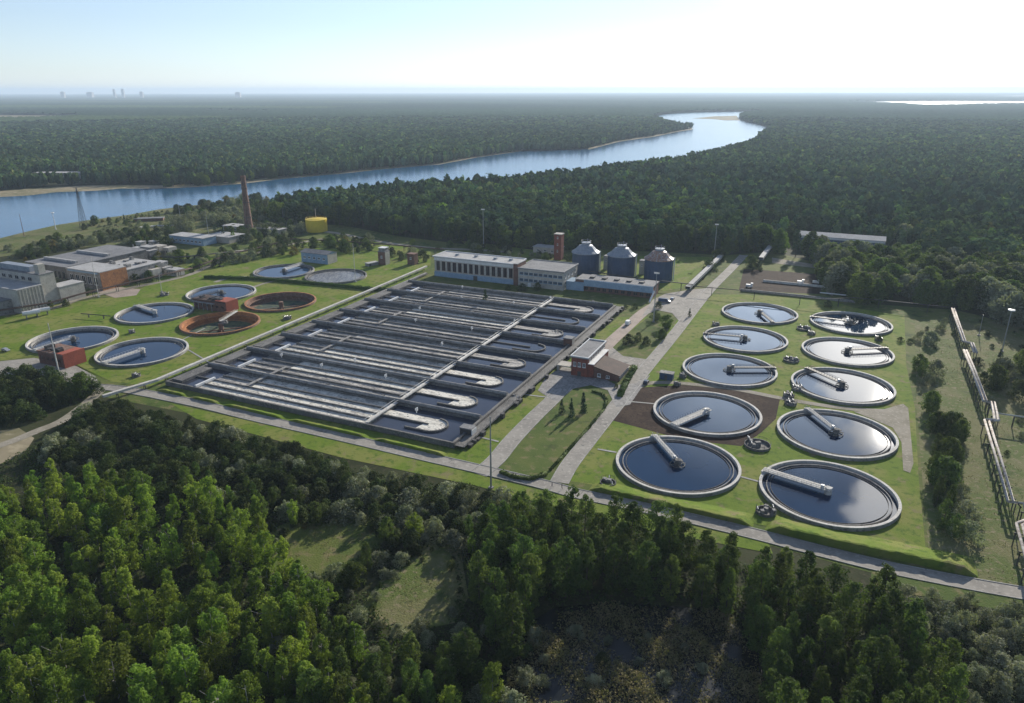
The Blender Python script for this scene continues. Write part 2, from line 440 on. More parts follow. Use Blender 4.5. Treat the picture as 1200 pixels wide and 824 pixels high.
def sheet(name, pts, z, m, holes=(), parent=None):
    rings = [[Vector((x, y, 0)) for x, y in pts]] + [[Vector((x, y, 0)) for x, y in h] for h in holes]
    tris = tessellate_polygon(rings)
    vs = [(v.x, v.y, z) for r_ in rings for v in r_]
    fs = []
    for a, b, c in tris:
        A, B, C = Vector(vs[a]), Vector(vs[b]), Vector(vs[c])
        fs.append((a, b, c) if (B - A).cross(C - A).z > 0 else (a, c, b))
    mb = MB().add(vs, fs)
    o = mb.build(name, m, parent)
    return tag(o, kind='structure')

def offset_line(line, d):
    out = []
    for i, p in enumerate(line):
        a = line[max(i - 1, 0)]; b = line[min(i + 1, len(line) - 1)]
        dx, dy = b[0] - a[0], b[1] - a[1]; L = math.hypot(dx, dy) or 1
        out.append((p[0] - dy / L * d, p[1] + dx / L * d))
    return out

def road(name, pts, w, z, m, kerb=False, smooth=True, px=True):
    line = [at(*p) for p in pts] if px else pts
    if smooth and len(line) > 2: line = smooth_line(line)
    a = offset_line(line, w / 2); b = offset_line(line, -w / 2); n = len(line)
    mb = MB().add([(x, y, z) for x, y in a] + [(x, y, z) for x, y in b], [(i, n + i, n + i + 1, i + 1) for i in range(n - 1)])
    o = tag(mb.build(name, m), kind='structure')
    if kerb:
        kb = MB()
        for sgn in (1, -1):
            p = offset_line(line, sgn * (w / 2)); q = offset_line(line, sgn * (w / 2 + 0.3))
            vs = [(x, y, z) for x, y in p] + [(x, y, z + .12) for x, y in p] + [(x, y, z + .12) for x, y in q] + [(x, y, 0) for x, y in q]
            fs = []
            for i in range(n - 1):
                for k in range(3): fs.append((k * n + i, k * n + i + 1, (k + 1) * n + i + 1, (k + 1) * n + i))
            kb.add(vs, fs)
        tag(kb.build(name + '_kerb', M['kerb']), kind='structure')
    return o


# ------------------------------------------------------------------ setting
TANKS = {1: (56.6, 222.8), 2: (100.4, 203.9), 3: (77.3, 265.2), 4: (120.8, 246.6), 5: (99.5, 312.6), 6: (143.0, 293.3),
         7: (119.9, 356.4), 8: (164.0, 337.0), 9: (142.1, 402.8), 10: (186.0, 383.3),
         11: (-181.5, 338.5), 12: (-226.3, 357.5), 13: (-206.0, 404.9), 14: (-184.0, 448.9), 15: (-160.7, 385.1), 16: (-140.4, 428.6)}
TANKS = {k: (x * .99, y * .99) for k, (x, y) in TANKS.items()}
TANKS[17] = at(333, 316.5, 1.0); TANKS[18] = at(394, 322.5, 1.0)
RIM = 20.8
circ = lambda c, r, n=64: [(c[0] + r * math.cos(2 * math.pi * i / n), c[1] + r * math.sin(2 * math.pi * i / n)) for i in range(n)]
holes = [circ(TANKS[k], RIM - .5) for k in TANKS]

BIG = 34000.0
sheet('ground', [(-BIG, -BIG), (BIG, -BIG), (BIG, BIG), (-BIG, BIG)], 0.0, M['ground'], holes)

FAR_BANK = [(-400, 246), (-160, 238), (0, 228), (33, 226.7), (67, 223), (113, 221.5), (143, 219), (187, 219), (220, 218), (283, 214), (333, 208), (400, 202.5),
            (450, 197), (517, 192), (560, 184), (613, 177), (650, 176.5), (690, 175), (727, 165.5), (767, 160), (797, 154), (812, 151.6), (800, 149), (783, 146), (772, 141), (764, 137), (785, 134), (808, 132.6), (850, 131.8), (899, 131.4)]
NEAR_BANK = [(899, 132.4), (885, 133.4), (872, 135.2), (866, 138), (869, 141.8), (885, 145.5), (903, 150.5), (898, 157)]
near_h = [(884, 162), (850, 171.5), (800, 181), (755, 187), (710, 192.5), (687, 198), (640, 201), (580, 206), (520, 209), (450, 214), (400, 217.5), (350, 221), (300, 231)]
near_l = [(262, 236), (227, 241.5), (187, 246.5), (150, 253), (100, 260), (67, 265), (33, 273), (0, 281.5), (-60, 296), (-160, 325), (-420, 410)]
river = pxpoly(FAR_BANK) + pxpoly(NEAR_BANK) + [at(x, y, 17) for x, y in near_h] + pxpoly(near_l)
sheet('river', river, 0.30, M['river'])
# sandy banks of the far shore, the sand spits and the island in the bend
tag(sheet('far_bank_sand', pxpoly([(-400, 241), (-160, 232), (0, 222.5), (60, 218), (110, 216), (143, 216), (187, 216.5), (220, 215.5), (283, 211.5), (333, 205.5), (400, 199.5), (450, 195), (517, 189), (560, 181.6), (613, 175),
    (613, 177.4), (560, 184.6), (517, 192.7), (450, 198), (400, 203.3), (333, 209), (283, 215), (220, 219), (187, 220), (143, 220), (113, 222.5), (67, 224), (33, 228), (0, 229.5), (-160, 240), (-400, 249)]), 0.36, M['sand']))
sheet('sand_spit', pxpoly([(690, 174), (727, 164.5), (767, 158.5), (797, 151), (812, 150.8), (812, 152.6), (797, 154.8), (767, 161), (727, 166.5), (690, 176)]), 0.42, M['sand'])
sheet('river_island', pxpoly([(812, 139.6), (838, 137.2), (864, 136.6), (868, 142), (850, 142), (838, 140.6)]), 0.48, M['sand'])
sheet('river_meadow', pxpoly([(-160, 318), (0, 278), (33, 270), (67, 262.5), (100, 257.5), (150, 251), (187, 244.5), (240, 238.5), (300, 232), (330, 245), (300, 262), (240, 272), (150, 285), (60, 292), (0, 300), (-160, 345)]), 0.34, M['dry'])

# plant ground
plant = pxpoly([(-90, 440), (60, 452), (122, 464), (250, 489), (400, 521), (560, 558), (640, 579), (760, 606), (900, 640), (1040, 678), (1200, 713), (1330, 750),
                (1290, 500), (1220, 395), (1150, 372), (1120, 365), (1000, 356), (965, 338), (962, 310), (905, 296), (850, 300), (700, 292), (640, 294), (560, 288), (470, 277), (400, 263), (310, 262), (200, 285), (0, 318), (-90, 335)])
sheet('meadow', plant, 0.04, M['meadow'], [h for h in holes])
lawn_r = pxpoly([(655, 562), (722, 470), (770, 405), (812, 352), (835, 352), (905, 352), (1000, 362), (1060, 372), (1062, 430), (1072, 480), (1076, 560), (1085, 655), (1040, 650), (960, 632), (880, 614), (760, 580)])
sheet('lawn', lawn_r, 0.07, M['lawn'], [holes[i] for i in range(10)])
lawn_l = pxpoly([(60, 412), (10, 420), (-80, 425), (-80, 345), (0, 338), (60, 355), (150, 345), (240, 300), (330, 285), (450, 283), (505, 295), (505, 312), (480, 330), (180, 452), (130, 446)])
sheet('lawn', lawn_l, 0.07, M['lawn'], [holes[i] for i in range(10, 18)])
sheet('lawn', pxpoly([(175, 462), (200, 452), (545, 530), (640, 440), (725, 372), (760, 372), (700, 420), (640, 478), (560, 548)]), 0.07, M['lawn'])
sheet('lawn', pxpoly([(690, 316), (720, 300), (800, 302), (838, 302), (800, 338), (778, 342), (760, 336)]), 0.075, M['lawn'])
sheet('lawn', pxpoly([(540, 282), (575, 286), (640, 295), (650, 303), (600, 300), (552, 292)]), 0.075, M['lawn'])
sheet('lawn', pxpoly([(815, 346), (868, 346), (970, 352), (1000, 362), (905, 353), (830, 352)]), 0.08, M['lawn'])
sheet('lawn', pxpoly([(1012, 262), (1046, 264), (1050, 276), (1012, 274)]), 0.075, M['lawn'])
sheet('verge', pxpoly([(200, 472), (330, 501), (480, 536), (640, 577), (760, 605), (900, 638), (905, 650), (760, 622), (640, 592), (560, 570), (400, 536), (230, 490)]), 0.085, M['lawn'])
sheet('verge', pxpoly([(1020, 664), (1100, 682), (1200, 705), (1200, 722), (1100, 704), (1020, 690)]), 0.085, M['meadow'])
sheet('dry_meadow', pxpoly([(1072, 376), (1150, 374), (1240, 390), (1330, 760), (1195, 690), (1150, 682), (1088, 655), (1080, 560), (1074, 480)]), 0.09, M['dry'])
sheet('soil', pxpoly([(722, 472), (748, 455), (800, 452), (860, 458), (914, 468), (909, 492), (892, 508), (868, 524), (800, 516), (742, 500), (712, 492)]), 0.10, M['soil'], [holes[2]])
sheet('soil', pxpoly([(872, 316), (965, 323), (962, 346), (866, 341)]), 0.10, M['soil'])
sheet('gravel_yard', pxpoly([(905, 309), (975, 318), (968, 345), (976, 348), (985, 316), (905, 303)]), 0.11, M['gravel'])
sheet('dirt_yard', pxpoly([(-60, 505), (0, 503), (22, 500), (40, 512), (28, 530), (0, 542), (-60, 560)]), 0.05, M['sand'])
sheet('clearing', pxpoly([(285, 650), (312, 628), (322, 618), (350, 606), (372, 608), (395, 597), (420, 606), (445, 604), (462, 622), (450, 640), (430, 648), (422, 664), (392, 668), (380, 682), (350, 672), (318, 682)]), 0.05, M['meadow'])
sheet('clearing', pxpoly([(418, 715), (445, 680), (480, 655), (520, 615), (548, 612), (540, 650), (548, 700), (532, 730), (470, 742)]), 0.055, M['dry'])
sheet('bog_pool', pxpoly([(610, 735), (650, 712), (720, 706), (800, 712), (850, 720), (890, 770), (900, 860), (560, 880), (580, 800)]), 0.05, M['pond'])

# roads and paths
road('front_road', [(112, 452), (150, 456), (230, 472), (300, 489), (400, 512), (480, 531), (570, 552), (640, 569), (676, 579), (760, 597), (876, 625), (960, 647), (1041, 667), (1120, 683), (1185, 695), (1260, 708)], 5.2, 0.14, M['asphalt'], kerb=True)
road('main_road', [(655, 566), (668, 544), (690, 516), (722, 476), (754, 436), (790, 393), (830, 343), (855, 318), (872, 300)], 5.6, 0.15, M['asphalt'], kerb=True)
road('side_road', [(560, 556), (580, 540), (600, 516), (625, 490), (648, 468), (662, 452)], 6.0, 0.16, M['asphalt'], kerb=True)
sheet('apron', pxpoly([(648, 470), (630, 458), (640, 442), (660, 430), (700, 440), (722, 452), (745, 450), (762, 440), (738, 475), (722, 478), (712, 458), (692, 452), (672, 456), (655, 470)]), 0.17, M['concm'])
road('brick_path', [(696, 425), (712, 405), (735, 384), (755, 366), (775, 354)], 7.0, 0.165, M['pinkroad'])
sheet('parking_yard', pxpoly([(752, 372), (765, 352), (780, 345), (812, 340), (838, 338), (800, 382), (788, 368), (770, 364)]), 0.175, M['asphalt'])
sheet('link_road', pxpoly([(718, 408), (730, 418), (758, 422), (775, 412), (758, 440), (745, 430), (718, 424), (706, 418)]), 0.18, M['asphalt'])
road('crossing_path', [(738, 462), (755, 451), (782, 449), (809, 451), (860, 457), (911, 467), (955, 475), (1000, 481), (1052, 484)], 3.4, 0.16, M['gravel'])
sheet('gravel_turning', pxpoly([(1000, 484), (1030, 483), (1058, 475), (1064, 480), (1070, 545), (1066, 556), (1058, 553), (1056, 520), (1046, 503), (1020, 492)]), 0.17, M['gravel'])
road('dirt_track', [(118, 456), (98, 474), (72, 492), (45, 503), (10, 517), (-60, 540)], 4.5, 0.12, M['gravel'])
road('plant_path', [(252, 330), (275, 324), (320, 325), (370, 331), (420, 337), (478, 344)], 3.6, 0.15, M['gravel'])
road('branch_path', [(262, 352), (285, 342), (305, 333), (330, 327)], 2.6, 0.16, M['gravel'])
road('pipe_path', [(-40, 377), (0, 368), (60, 360), (95, 349), (150, 337), (195, 328), (225, 320), (245, 311), (268, 302), (300, 296), (340, 286), (390, 278)], 5.0, 0.14, M['gravel'])
road('north_track', [(330, 266), (390, 272), (440, 282), (500, 290), (560, 293), (600, 296)], 6.0, 0.15, M['gravel'])
sheet('gravel_yard', pxpoly([(110, 340), (128, 334), (165, 338), (160, 345), (135, 348)]), 0.13, M['pinkroad'])
sheet('gravel_yard', pxpoly([(52, 345), (75, 348), (70, 354), (50, 352)]), 0.13, M['pinkroad'])
sheet('gravel_yard', pxpoly([(-20, 424), (40, 418), (90, 428), (112, 440), (118, 452), (92, 450), (60, 440), (-20, 436)]), 0.12, M['asphalt'])
for i, pts in enumerate([[(700, 527), (722, 531)], [(733, 471), (766, 474)], [(868, 560), (890, 566)], [(560, 512), (584, 518)], [(600, 461), (640, 466)], [(240, 384), (205, 402)]]):
    road('footpath', pts, 0.9, 0.19, M['kerb'], smooth=False)
road('footpath', [(204, 399), (250, 427)], 0.8, 0.19, M['kerb'], smooth=False)

# far water and open fields beyond the woods
SEA = pxpoly([(985, 121), (1060, 120.2), (1130, 120.4), (1260, 120.6), (1260, 124.4), (1150, 124.2), (1120, 125.6), (1080, 125.8), (1060, 123.6)])
sheet('lagoon', SEA, 1.5, M['river'])
SEA2 = pxpoly([(1090, 114.2), (1300, 114.0), (1300, 115.4), (1160, 115.2)])
sheet('lagoon', SEA2, 1.5, M['river'])
FIELD = pxpoly([(-200, 133), (0, 133.5), (50, 134), (95, 134.5), (95, 136.5), (40, 138.5), (-200, 140)])
sheet('far_field', FIELD, 1.5, M['sand'])
FIELD2 = pxpoly([(240, 129.6), (300, 129.8), (330, 130.6), (245, 131)])
sheet('far_field', FIELD2, 1.5, M['sand'])

# ------------------------------------------------------------------ clarifiers
def ring_bridge(parent, ang, style, length=20.4):
    """radial scraper bridge from the rim to the centre"""
    ca, sa = math.cos(ang), math.sin(ang)
    w = {'deck': 0.9, 'wide': 1.5, 'rail': 0.75}[style]
    dm = {'deck': M['conc'], 'wide': M['conc'], 'rail': M['dsteel']}[style]
    deck = MB().box(0.3, length, -w, w, 1.75, 1.95, ang).box(length - 1.2, length + .6, -w - .3, w + .3, 1.25, 1.75, ang).build('bridge', dm, parent)
    tr = MB()
    for sy in (-w, w):
        p = lambda x, z: (x * ca - sy * sa, x * sa + sy * ca, z)
        tr.tube([p(0.2, 2.95), p(length, 2.95)], .06, 4); tr.tube([p(0.2, 2.4), p(length, 2.4)], .05, 4)
        tr.tube([p(0.2, 1.45), p(length, 1.45)], .12, 4)
        n = 13
        for i in range(n + 1):
            x = .3 + (length - .5) * i / n
            tr.tube([p(x, 1.45), p(x, 2.95)], .05, 4)
            if i < n: tr.tube([p(x, 1.45), p(x + (length - .5) / n, 1.95)], .05, 4)
    tr.build('railing', M['steel'] if style != 'rail' else M['dsteel'], deck)
    c = MB()
    c.lathe([(0.0, 2.5), (1.0, 2.4), (1.15, 1.2), (1.15, -1.0)], 20)
    if style != 'wide':
        c.lathe([(2.6, .55), (2.6, .75), (2.35, .75), (2.35, .55)], 28, closed=True)
        for a in (0, math.pi / 2): c.box(-2.9, 2.9, -.12, .12, .62, .82, ang + a)
    c.box(-.9, 1.0, -1.6, 1.6, 1.95, 2.1, ang)
    c.build('centre_column', M['concd'] if style != 'wide' else M['conc'], parent)
    MB().box(1.2, 2.2, .1, .8, 1.96, 3.0, ang).build('drive_box', M['white'], deck)

def clarifier(k, label, bridge=None, style='deck', group='round settling tanks', wl=0.25, rimm='conc', chan=True, watm='tankwater', deep=None, wallm='concm'):
    t = thing('settling_tank', label, 'settling tank', (*TANKS[k], 0), 0, group)
    MB().lathe([(RIM, -.3), (RIM, 1.05), (RIM - .1, 1.15)], 96).build('outer_wall', M[wallm], t, smooth=False)
    MB().lathe([(RIM - .08, 1.1), (RIM - .08, 1.27), (RIM - .98, 1.27), (RIM - .98, -.2)], 96).build('rim_walkway', M[rimm], t)
    if deep is None:
        MB().lathe([(RIM - .99, .0), (RIM - 2.35, .0)], 96).build('launder_water', M['tankwater'], t)
        MB().lathe([(RIM - 2.35, -1), (RIM - 2.35, .74), (RIM - 2.6, .74), (RIM - 2.6, -1)], 96).build('weir_wall', M['concm'], t)
        MB().disc(RIM - 2.59, wl, 96).build('water_surface', M[watm], t)
        MB().lathe([(RIM - 3.5, wl + .02), (RIM - 3.5, wl + .28), (RIM - 3.6, wl + .28), (RIM - 3.6, wl + .02)], 96, closed=True).build('scum_baffle', M['concd'], t)
    else:
        MB().lathe([(RIM - 1.16, 1.2), (RIM - 1.3, -3.2), (RIM - 4.0, -3.4)], 96).build('inner_wall', M[deep], t)
        MB().lathe([(RIM - 4.0, -3.4), (8, -4.0), (0.0, -4.2)], 96).build('tank_floor', M['algae'], t)
        MB().lathe([(RIM - 1.3, -.7), (RIM - 2.6, -.7), (RIM - 2.6, -1.1), (RIM - 1.3, -1.1)], 96, closed=True).build('launder', M[deep], t)
    if bridge is not None and deep is None:
        c = TANKS[k]; e = at(*bridge, 1.9)
        ring_bridge(t, math.atan2(e[1] - c[1], e[0] - c[0]), style)
    return t

G1 = 'paired round settling tanks on the right lawn'
clarifier(1, 'nearest left round settling tank, navy water, slim bridge, beside the front road', (764, 507), 'deck', G1)
clarifier(2, 'nearest right round settling tank with a broad pale bridge and bright reflection', (897, 551), 'wide', G1)
clarifier(3, 'round settling tank ringed by dark bare soil, pale bridge reaching its lower left rim', (786, 499), 'wide', G1)
clarifier(4, 'round settling tank left of the gravel turning area, slim bridge from its top rim', (949, 481), 'deck', G1)
clarifier(5, 'round settling tank just above the crossing path, thin bridge pointing right', (908, 431), 'rail', G1)
clarifier(6, 'round settling tank with white reflected cloud and dark bridge from its upper left rim', (947, 432), 'rail', G1)
clarifier(7, 'second round tank from the far end in the left row, dark bridge pointing left', (829, 391), 'rail', G1)
clarifier(8, 'round tank with glaring white water, second from far end of the right row', (1045, 408), 'rail', G1)
clarifier(9, 'farthest round tank of the left row, below the soil plot, bridge pointing at lower right', (907, 379), 'rail', G1)
clarifier(10, 'farthest round tank of the right row under the thin overhead pipe', (955, 372), 'rail', G1)
G2 = 'older round tanks on the left lawn'
clarifier(11, 'dark blue round tank with pale bridge nearest the white pipeline on the left lawn', (124, 422), 'wide', G2, wl=.0)
clarifier(12, 'leftmost round tank behind the small red roofed pump house, deep dark inner wall', (42, 407), 'deck', G2, wl=-.6)
clarifier(13, 'round tank between the pipe rack path and the leftmost tank, bridge from upper left', (163, 357), 'wide', G2)
clarifier(14, 'round blue tank behind the upper red pump house beside the gravel path', (224, 349), 'rail', G2)
t15 = clarifier(15, 'emptied round tank with orange inner wall in front of the red ended pump house', deep='orange', rimm='orange', wallm='rust', group=G2)
t16 = clarifier(16, 'emptied round tank with rusty brown wall beside the white pipeline', deep='rust', rimm='orange', wallm='rust', group=G2)
clarifier(17, 'small looking far round tank with bright blue water before the grey shed', (352, 309), 'deck', G2, rimm='concm')
clarifier(18, 'far round tank with grey scum covered surface near the white pipeline end', None, 'deck', G2, rimm='concd', watm='foamd')
for t in (t15, t16):
    MB().lathe([(0, .6), (1.3, .5), (1.3, -4.3)], 20).build('centre_column', M['rust'], t)
    b = MB()
    for a in (0.4, 0.4 + math.pi): b.box(0, 15, -.3, .3, -3.4, -2.9, a)
    for a in (0.4 + math.pi / 2, 0.4 - math.pi / 2): b.box(0, 5, -.2, .2, -3.4, -3.0, a)
    b.build('scraper_arm', M['rust'], t)
e = at(277, 360, 3.5); c = TANKS[15]; a = math.atan2(e[1] - c[1], e[0] - c[0]); L = math.hypot(e[0] - c[0], e[1] - c[1])
g = MB().box(0, L, -.7, .7, 1.5, 1.75, a)
for sy in (-.7, .7):
    for z in (2.2, 2.7): g.tube([(-sy * math.sin(a), sy * math.cos(a), z), (L * math.cos(a) - sy * math.sin(a), L * math.sin(a) + sy * math.cos(a), z)], .06, 4)
g.build('access_bridge', M['conc'], t15)

# clutter of pumps, valves and pits beside the tanks
def pump_pit(px, py, s, label, seed, tall=1.0):
    r_ = random.Random(seed)
    t = thing('pump_station', label, 'pump pit', (*at(px, py), 0.07), PA, 'pump and valve pits between the tanks')
    MB().lathe([(s, 0), (s, .9), (s - .3, .9), (s - .3, .1), (0, .1)], 24).build('pit_ring', M['concd'], t)
    b = MB()
    for i in range(4):
        x, y = r_.uniform(-s, s) * .7, r_.uniform(-s, s) * .7
        b.box(x - .6, x + .6, y - .5, y + .5, .1, r_.uniform(1.0, 2.0) * tall, r_.uniform(0, 1.5))
    b.build('machine_box', M['concm'], t)
    p = MB()
    for i in range(3):
        x, y = r_.uniform(-s, s) * .8, r_.uniform(-s, s) * .8
        p.tube([(x, y, 0), (x, y, 1.4 * tall), (x + 1.2, y + .4, 1.6 * tall), (x + 1.3, y + .5, .1)], .16, 6)
    p.build('pipe_bend', M['steel'], t)
    h = MB()
    for i in range(10):
        a = 2 * math.pi * i / 10
        h.tube([(s * math.cos(a), s * math.sin(a), .9), (s * math.cos(a), s * math.sin(a), 1.9)], .05, 4)
    h.tube([(s * math.cos(2 * math.pi * i / 20), s * math.sin(2 * math.pi * i / 20), 1.9) for i in range(21)], .05, 4)
    h.build('guard_rail', M['dsteel'], t)
for i, (px, py, s, lab) in enumerate([(887, 524, 4.6, 'large cluttered pump pit in the middle of the four nearest tanks'),
        (896, 602, 2.8, 'small pump pit left of the nearest right tank'), (712, 568, 2.6, 'small pump pit left of the nearest left tank'),
        (927, 424, 3.6, 'pump pit between the third tanks from the front, above the crossing path'), (942, 387, 3.6, 'dark pump pit between the two farthest tank pairs'),
        (924, 466, 2.2, 'low valve pit on the crossing path beside the soil'), (926, 475, 2.4, 'valve pit at the upper left rim of the tank near gravel'),
        (934, 458, 2.2, 'valve pit left of the white glaring tank with dark bridge'), (839, 382, 2.0, 'small dark valve pit left of the second far tank'),
        (951, 393, 2.0, 'small dark valve pit at the left rim of the glaring far tank'), (800, 443, 1.6, 'little valve pit between the blue container and a tank'),
        (1030, 400, 1.8, 'little dark valve pit right between the two far right tanks'), (793, 452, 1.4, 'tiny valve pit on the soil edge above the soil ringed tank'),
        (262, 378, 2.4, 'brown valve pit on the grass left of the white pipeline'), (337, 373, 2.4, 'grey valve pit on grass before the emptied rusty tank'),
        (600, 471, 3.6, 'dark machinery pit beside the basin edge and side road'), (653, 392, 2.8, 'dark machinery pit beyond the brick kiosk at the basin edge'),
        (193, 345, 2.6, 'grey valve pit above the round tank near the pipe rack path'), (155, 389, 1.6, 'little red valve pit between three left tanks'),
        (160, 440, 1.8, 'dark valve pit by the left end of the white pipeline')]):
    pump_pit(px, py, s, lab, i)

# ------------------------------------------------------------------ aeration basins
MOD = 24.2
FOAM = ['foam', 'foam', 'foam', 'foamg', 'foamg', 'foam', 'foamg', 'foamg']
RIGHTFOAM = ['foam', 'foam', 'foam', 'foamg', None, 'foamg', None, 'foamg']
BL = ['nearest aeration basin along the front road with bright white foam lanes', 'second aeration basin from the front road, white foam and curved guide wall',
      'third aeration basin from the front road, greyer foam, beside the pump pit', 'fourth aeration basin from the front road, in line with the brick pump house',
      'aeration basin with calm blue open water next to the brick pump house kiosk', 'aeration basin with tan foam lane beyond the brick kiosk',
      'second aeration basin from the white factory hall, calm pale blue water', 'farthest aeration basin in the shadow of the long white hall']
for k in range(8):
    t = thing('aeration_basin', BL[k], 'water basin', (*W(-4 + MOD * k, 3), 0), PA, 'aeration basins side by side')
    w = MB()
    if k == 0: w.box(-.8, 0.0, -1, 141, 0, 2.1)
    w.box(21.0, 24.18, -1, 141, 0, 2.1).box(0.01, 20.99, -1, 0, 0, 2.08).box(0.01, 20.99, 140, 141, 0, 2.08)
    w.build('basin_wall', M['concd'], t)
    MB().box(10.0, 10.5, 16, 139.9, .1, 1.75).build('baffle_wall', M['concd'], t)
    MB().box(.02, 20.98, .02, 36.3, .1, 1.15).build('water_surface', M['basinwater'], t)
    MB().box(.02, 20.98, 124.5, 139.98, .1, 1.12).build('inlet_water', M['basinwater'], t)
    A = FOAM[k]
    rr = random.Random(k)
    foamA = MB().box(.03, 9.98, 37.5, 124.4, .1, 1.22)
    foamA.build('front_lane_water', M[['foam', 'foamg', 'foam', 'foamg', 'foamd', 'foamg', 'foamd', 'foamg'][k]], t)
    MB().box(10.52, 20.97, 37.5, 104, .1, 1.23).build('back_lane_water', M[A], t)
    MB().box(10.52, 20.97, 104.3, 124.4, .1, 1.16).build('calm_lane_water', M['foamd' if k % 2 else 'foamg'], t)
    # guide wall curving round the end of the baffle
    cx, cy_, r = 10.2, 14.0, 5.6
    path = [(cx + r, 24), (cx + r, cy_)] + [(cx + r * math.cos(-a), cy_ + r * math.sin(-a)) for a in np.linspace(0, math.pi, 13)] + [(cx - r, cy_ + 9)]
    path = path[1:]
    a_, b_ = offset_line(path, .3), offset_line(path, -.3); n = len(path)
    MB().add([(x, y, z) for z in (.2, 1.8) for x, y in a_ + b_],
             [f for i in range(n - 1) for f in ((i, i + 1, 2 * n + i + 1, 2 * n + i), (n + i, 3 * n + i, 3 * n + i + 1, n + i + 1), (2 * n + i, 2 * n + i + 1, 3 * n + i + 1, 3 * n + i))]
             + [(0, 2 * n, 3 * n, n), (n - 1, 2 * n - 1, 4 * n - 1, 3 * n - 1)]).build('guide_wall', M['concd'], t)
    if RIGHTFOAM[k]:
        pts = [(10.6, 37.4), (cx + r - .3, 37.4), (cx + r - .3, cy_)] + [(cx + (r - .35) * math.cos(-a), cy_ + (r - .35) * math.sin(-a)) for a in np.linspace(0, math.pi, 13)] + [(cx - r + .4, cy_ + 5), (9.9, cy_ + 4), (9.9, 15.9), (10.6, 15.9)]
        MB().poly([(x, y) for x, y in pts], .2, 1.34).build('foam_lane', M[RIGHTFOAM[k]], t)
    # walkway across and thin service lines along the lanes
    g = MB().box(.5, 21.2, 36.4, 38.2, 2.1, 2.3); g.build('cross_walkway', M['conc'], t)
    h = MB()
    for yy in (36.5, 38.1):
        h.tube([(.5, yy, 3.3), (21, yy, 3.3)], .05, 4)
        for i in range(9): h.tube([(.6 + i * 2.5, yy, 2.3), (.6 + i * 2.5, yy, 3.3)], .04, 4)
    h.build('walkway_railing', M['steel'], t)
    if k % 2 == 0:
        MB().box(10.5, 24.0, 104.3, 105.9, 2.11, 2.3).build('inlet_walkway', M['concm'], t)
    else:
        MB().box(0.3, 10.2, 104.3, 105.9, 2.11, 2.3).build('inlet_walkway', M['concm'], t)
    if k % 2 == 0 or k in (5, 7):
        MB().box(.3, 11, 123.9, 124.9, 1.5, 2.5).build('overflow_weir', M['white'], t)
    else:
        MB().box(1, 12, 124.4, 125.3, 1.5, 2.5).build('overflow_weir', M['white'], t)
    p = MB().tube([(22.0, 0, 2.75), (22.0, 139, 2.75)], .75, 10)
    for i in range(28): p.box(21.4, 22.6, 2 + i * 5, 2.4 + i * 5, 2.1, 2.7)
    p.build('air_pipe', M['concm'], t)
    for x in (5.2, 15.8):
        MB().box(x - .55, x - .2, 38.3, 124, .1, 1.9).build('lane_divider', M['concd'], t)
        q = MB().tube([(x, 38.3, 1.75), (x, 123, 1.75)], .13, 5)
        for i in range(15): q.tube([(x, 41 + i * 5.6, 1.75), (x + 4.4, 41 + i * 5.6, 1.6)], .07, 4)
        q.build('air_distribution_pipe', M['concm'], t)
    b = MB()
    for i in range(rr.randint(4, 7)):
        yy = rr.uniform(4, 138); b.box(22.9, 23.9, yy, yy + rr.uniform(.8, 2), 2.1, 2.1 + rr.uniform(.6, 1.5))
    b.build('valve_box', M['dsteel'], t)
    # inlet chamber at the left end
    c = MB().box(2, 19, 134, 139.6, 1.2, 2.4).box(20.99, 24, 128, 139, 2.11, 2.9); c.build('inlet_chamber', M['concd'], t)

# gallery with railings along the right-hand edge of the basins
t = thing('edge_gallery', 'long railed walkway running along the right ends of the basins', 'walkway', (*W(-5, -.2), 0), PA)
MB().box(0, 195, -2.0, 1.9, 1.2, 1.45).build('walkway_deck', M['concd'], t)
h = MB()
for yy in (-1.9, 1.8):
    for z in (2.0, 2.55): h.tube([(0, yy, z), (195, yy, z)], .06, 4)
    for i in range(66): h.tube([(i * 3, yy, 1.4), (i * 3, yy, 2.55)], .05, 4)
h.build('walkway_railing', M['dsteel'], t)
rr = random.Random(3)
for i in range(30):
    x = rr.uniform(0, 195); MB().box(x, x + rr.uniform(.8, 2.4), -3.4, -2.05, 0, rr.uniform(.8, 2.4)).build('machine_box', M['dsteel'], t)

WB = ['near the front road on the first wall', 'on the wall behind the brightest foam', 'midway on the third wall', 'beside the left inlet walkway', 'near the middle of the fourth wall',
      'on the wall in line with the brick kiosk', 'above the fifth basin', 'on the far wall before the hall', 'on the far wall near the hall end', 'left on the sixth wall', 'left on the seventh wall', 'on the right of the sixth wall', 'on the wall above the dark lane', 'next to the right walkway']
for i, (px, py) in enumerate([(377, 430), (452, 443), (416, 424), (488, 483), (553, 387), (518, 405), (602, 357), (541, 350), (542, 338), (492, 363), (487, 377), (645, 351), (330, 418), (603, 378)]):
    t = thing('lifebuoy_stand', 'small white lifebuoy post ' + WB[i], 'lifebuoy stand', (*at(px, py, 2.4), 2.3), PA, 'white lifebuoy posts on the basin walls')
    MB().box(-.14, .14, -.14, .14, 0, 2.1).build('post', M['white'], t)
    MB().box(-.9, .9, -.12, .12, 1.2, 2.0).lathe([(.45, 1.0), (.62, 1.1), (.45, 1.2)], 10).build('lifebuoy', M['white'], t)

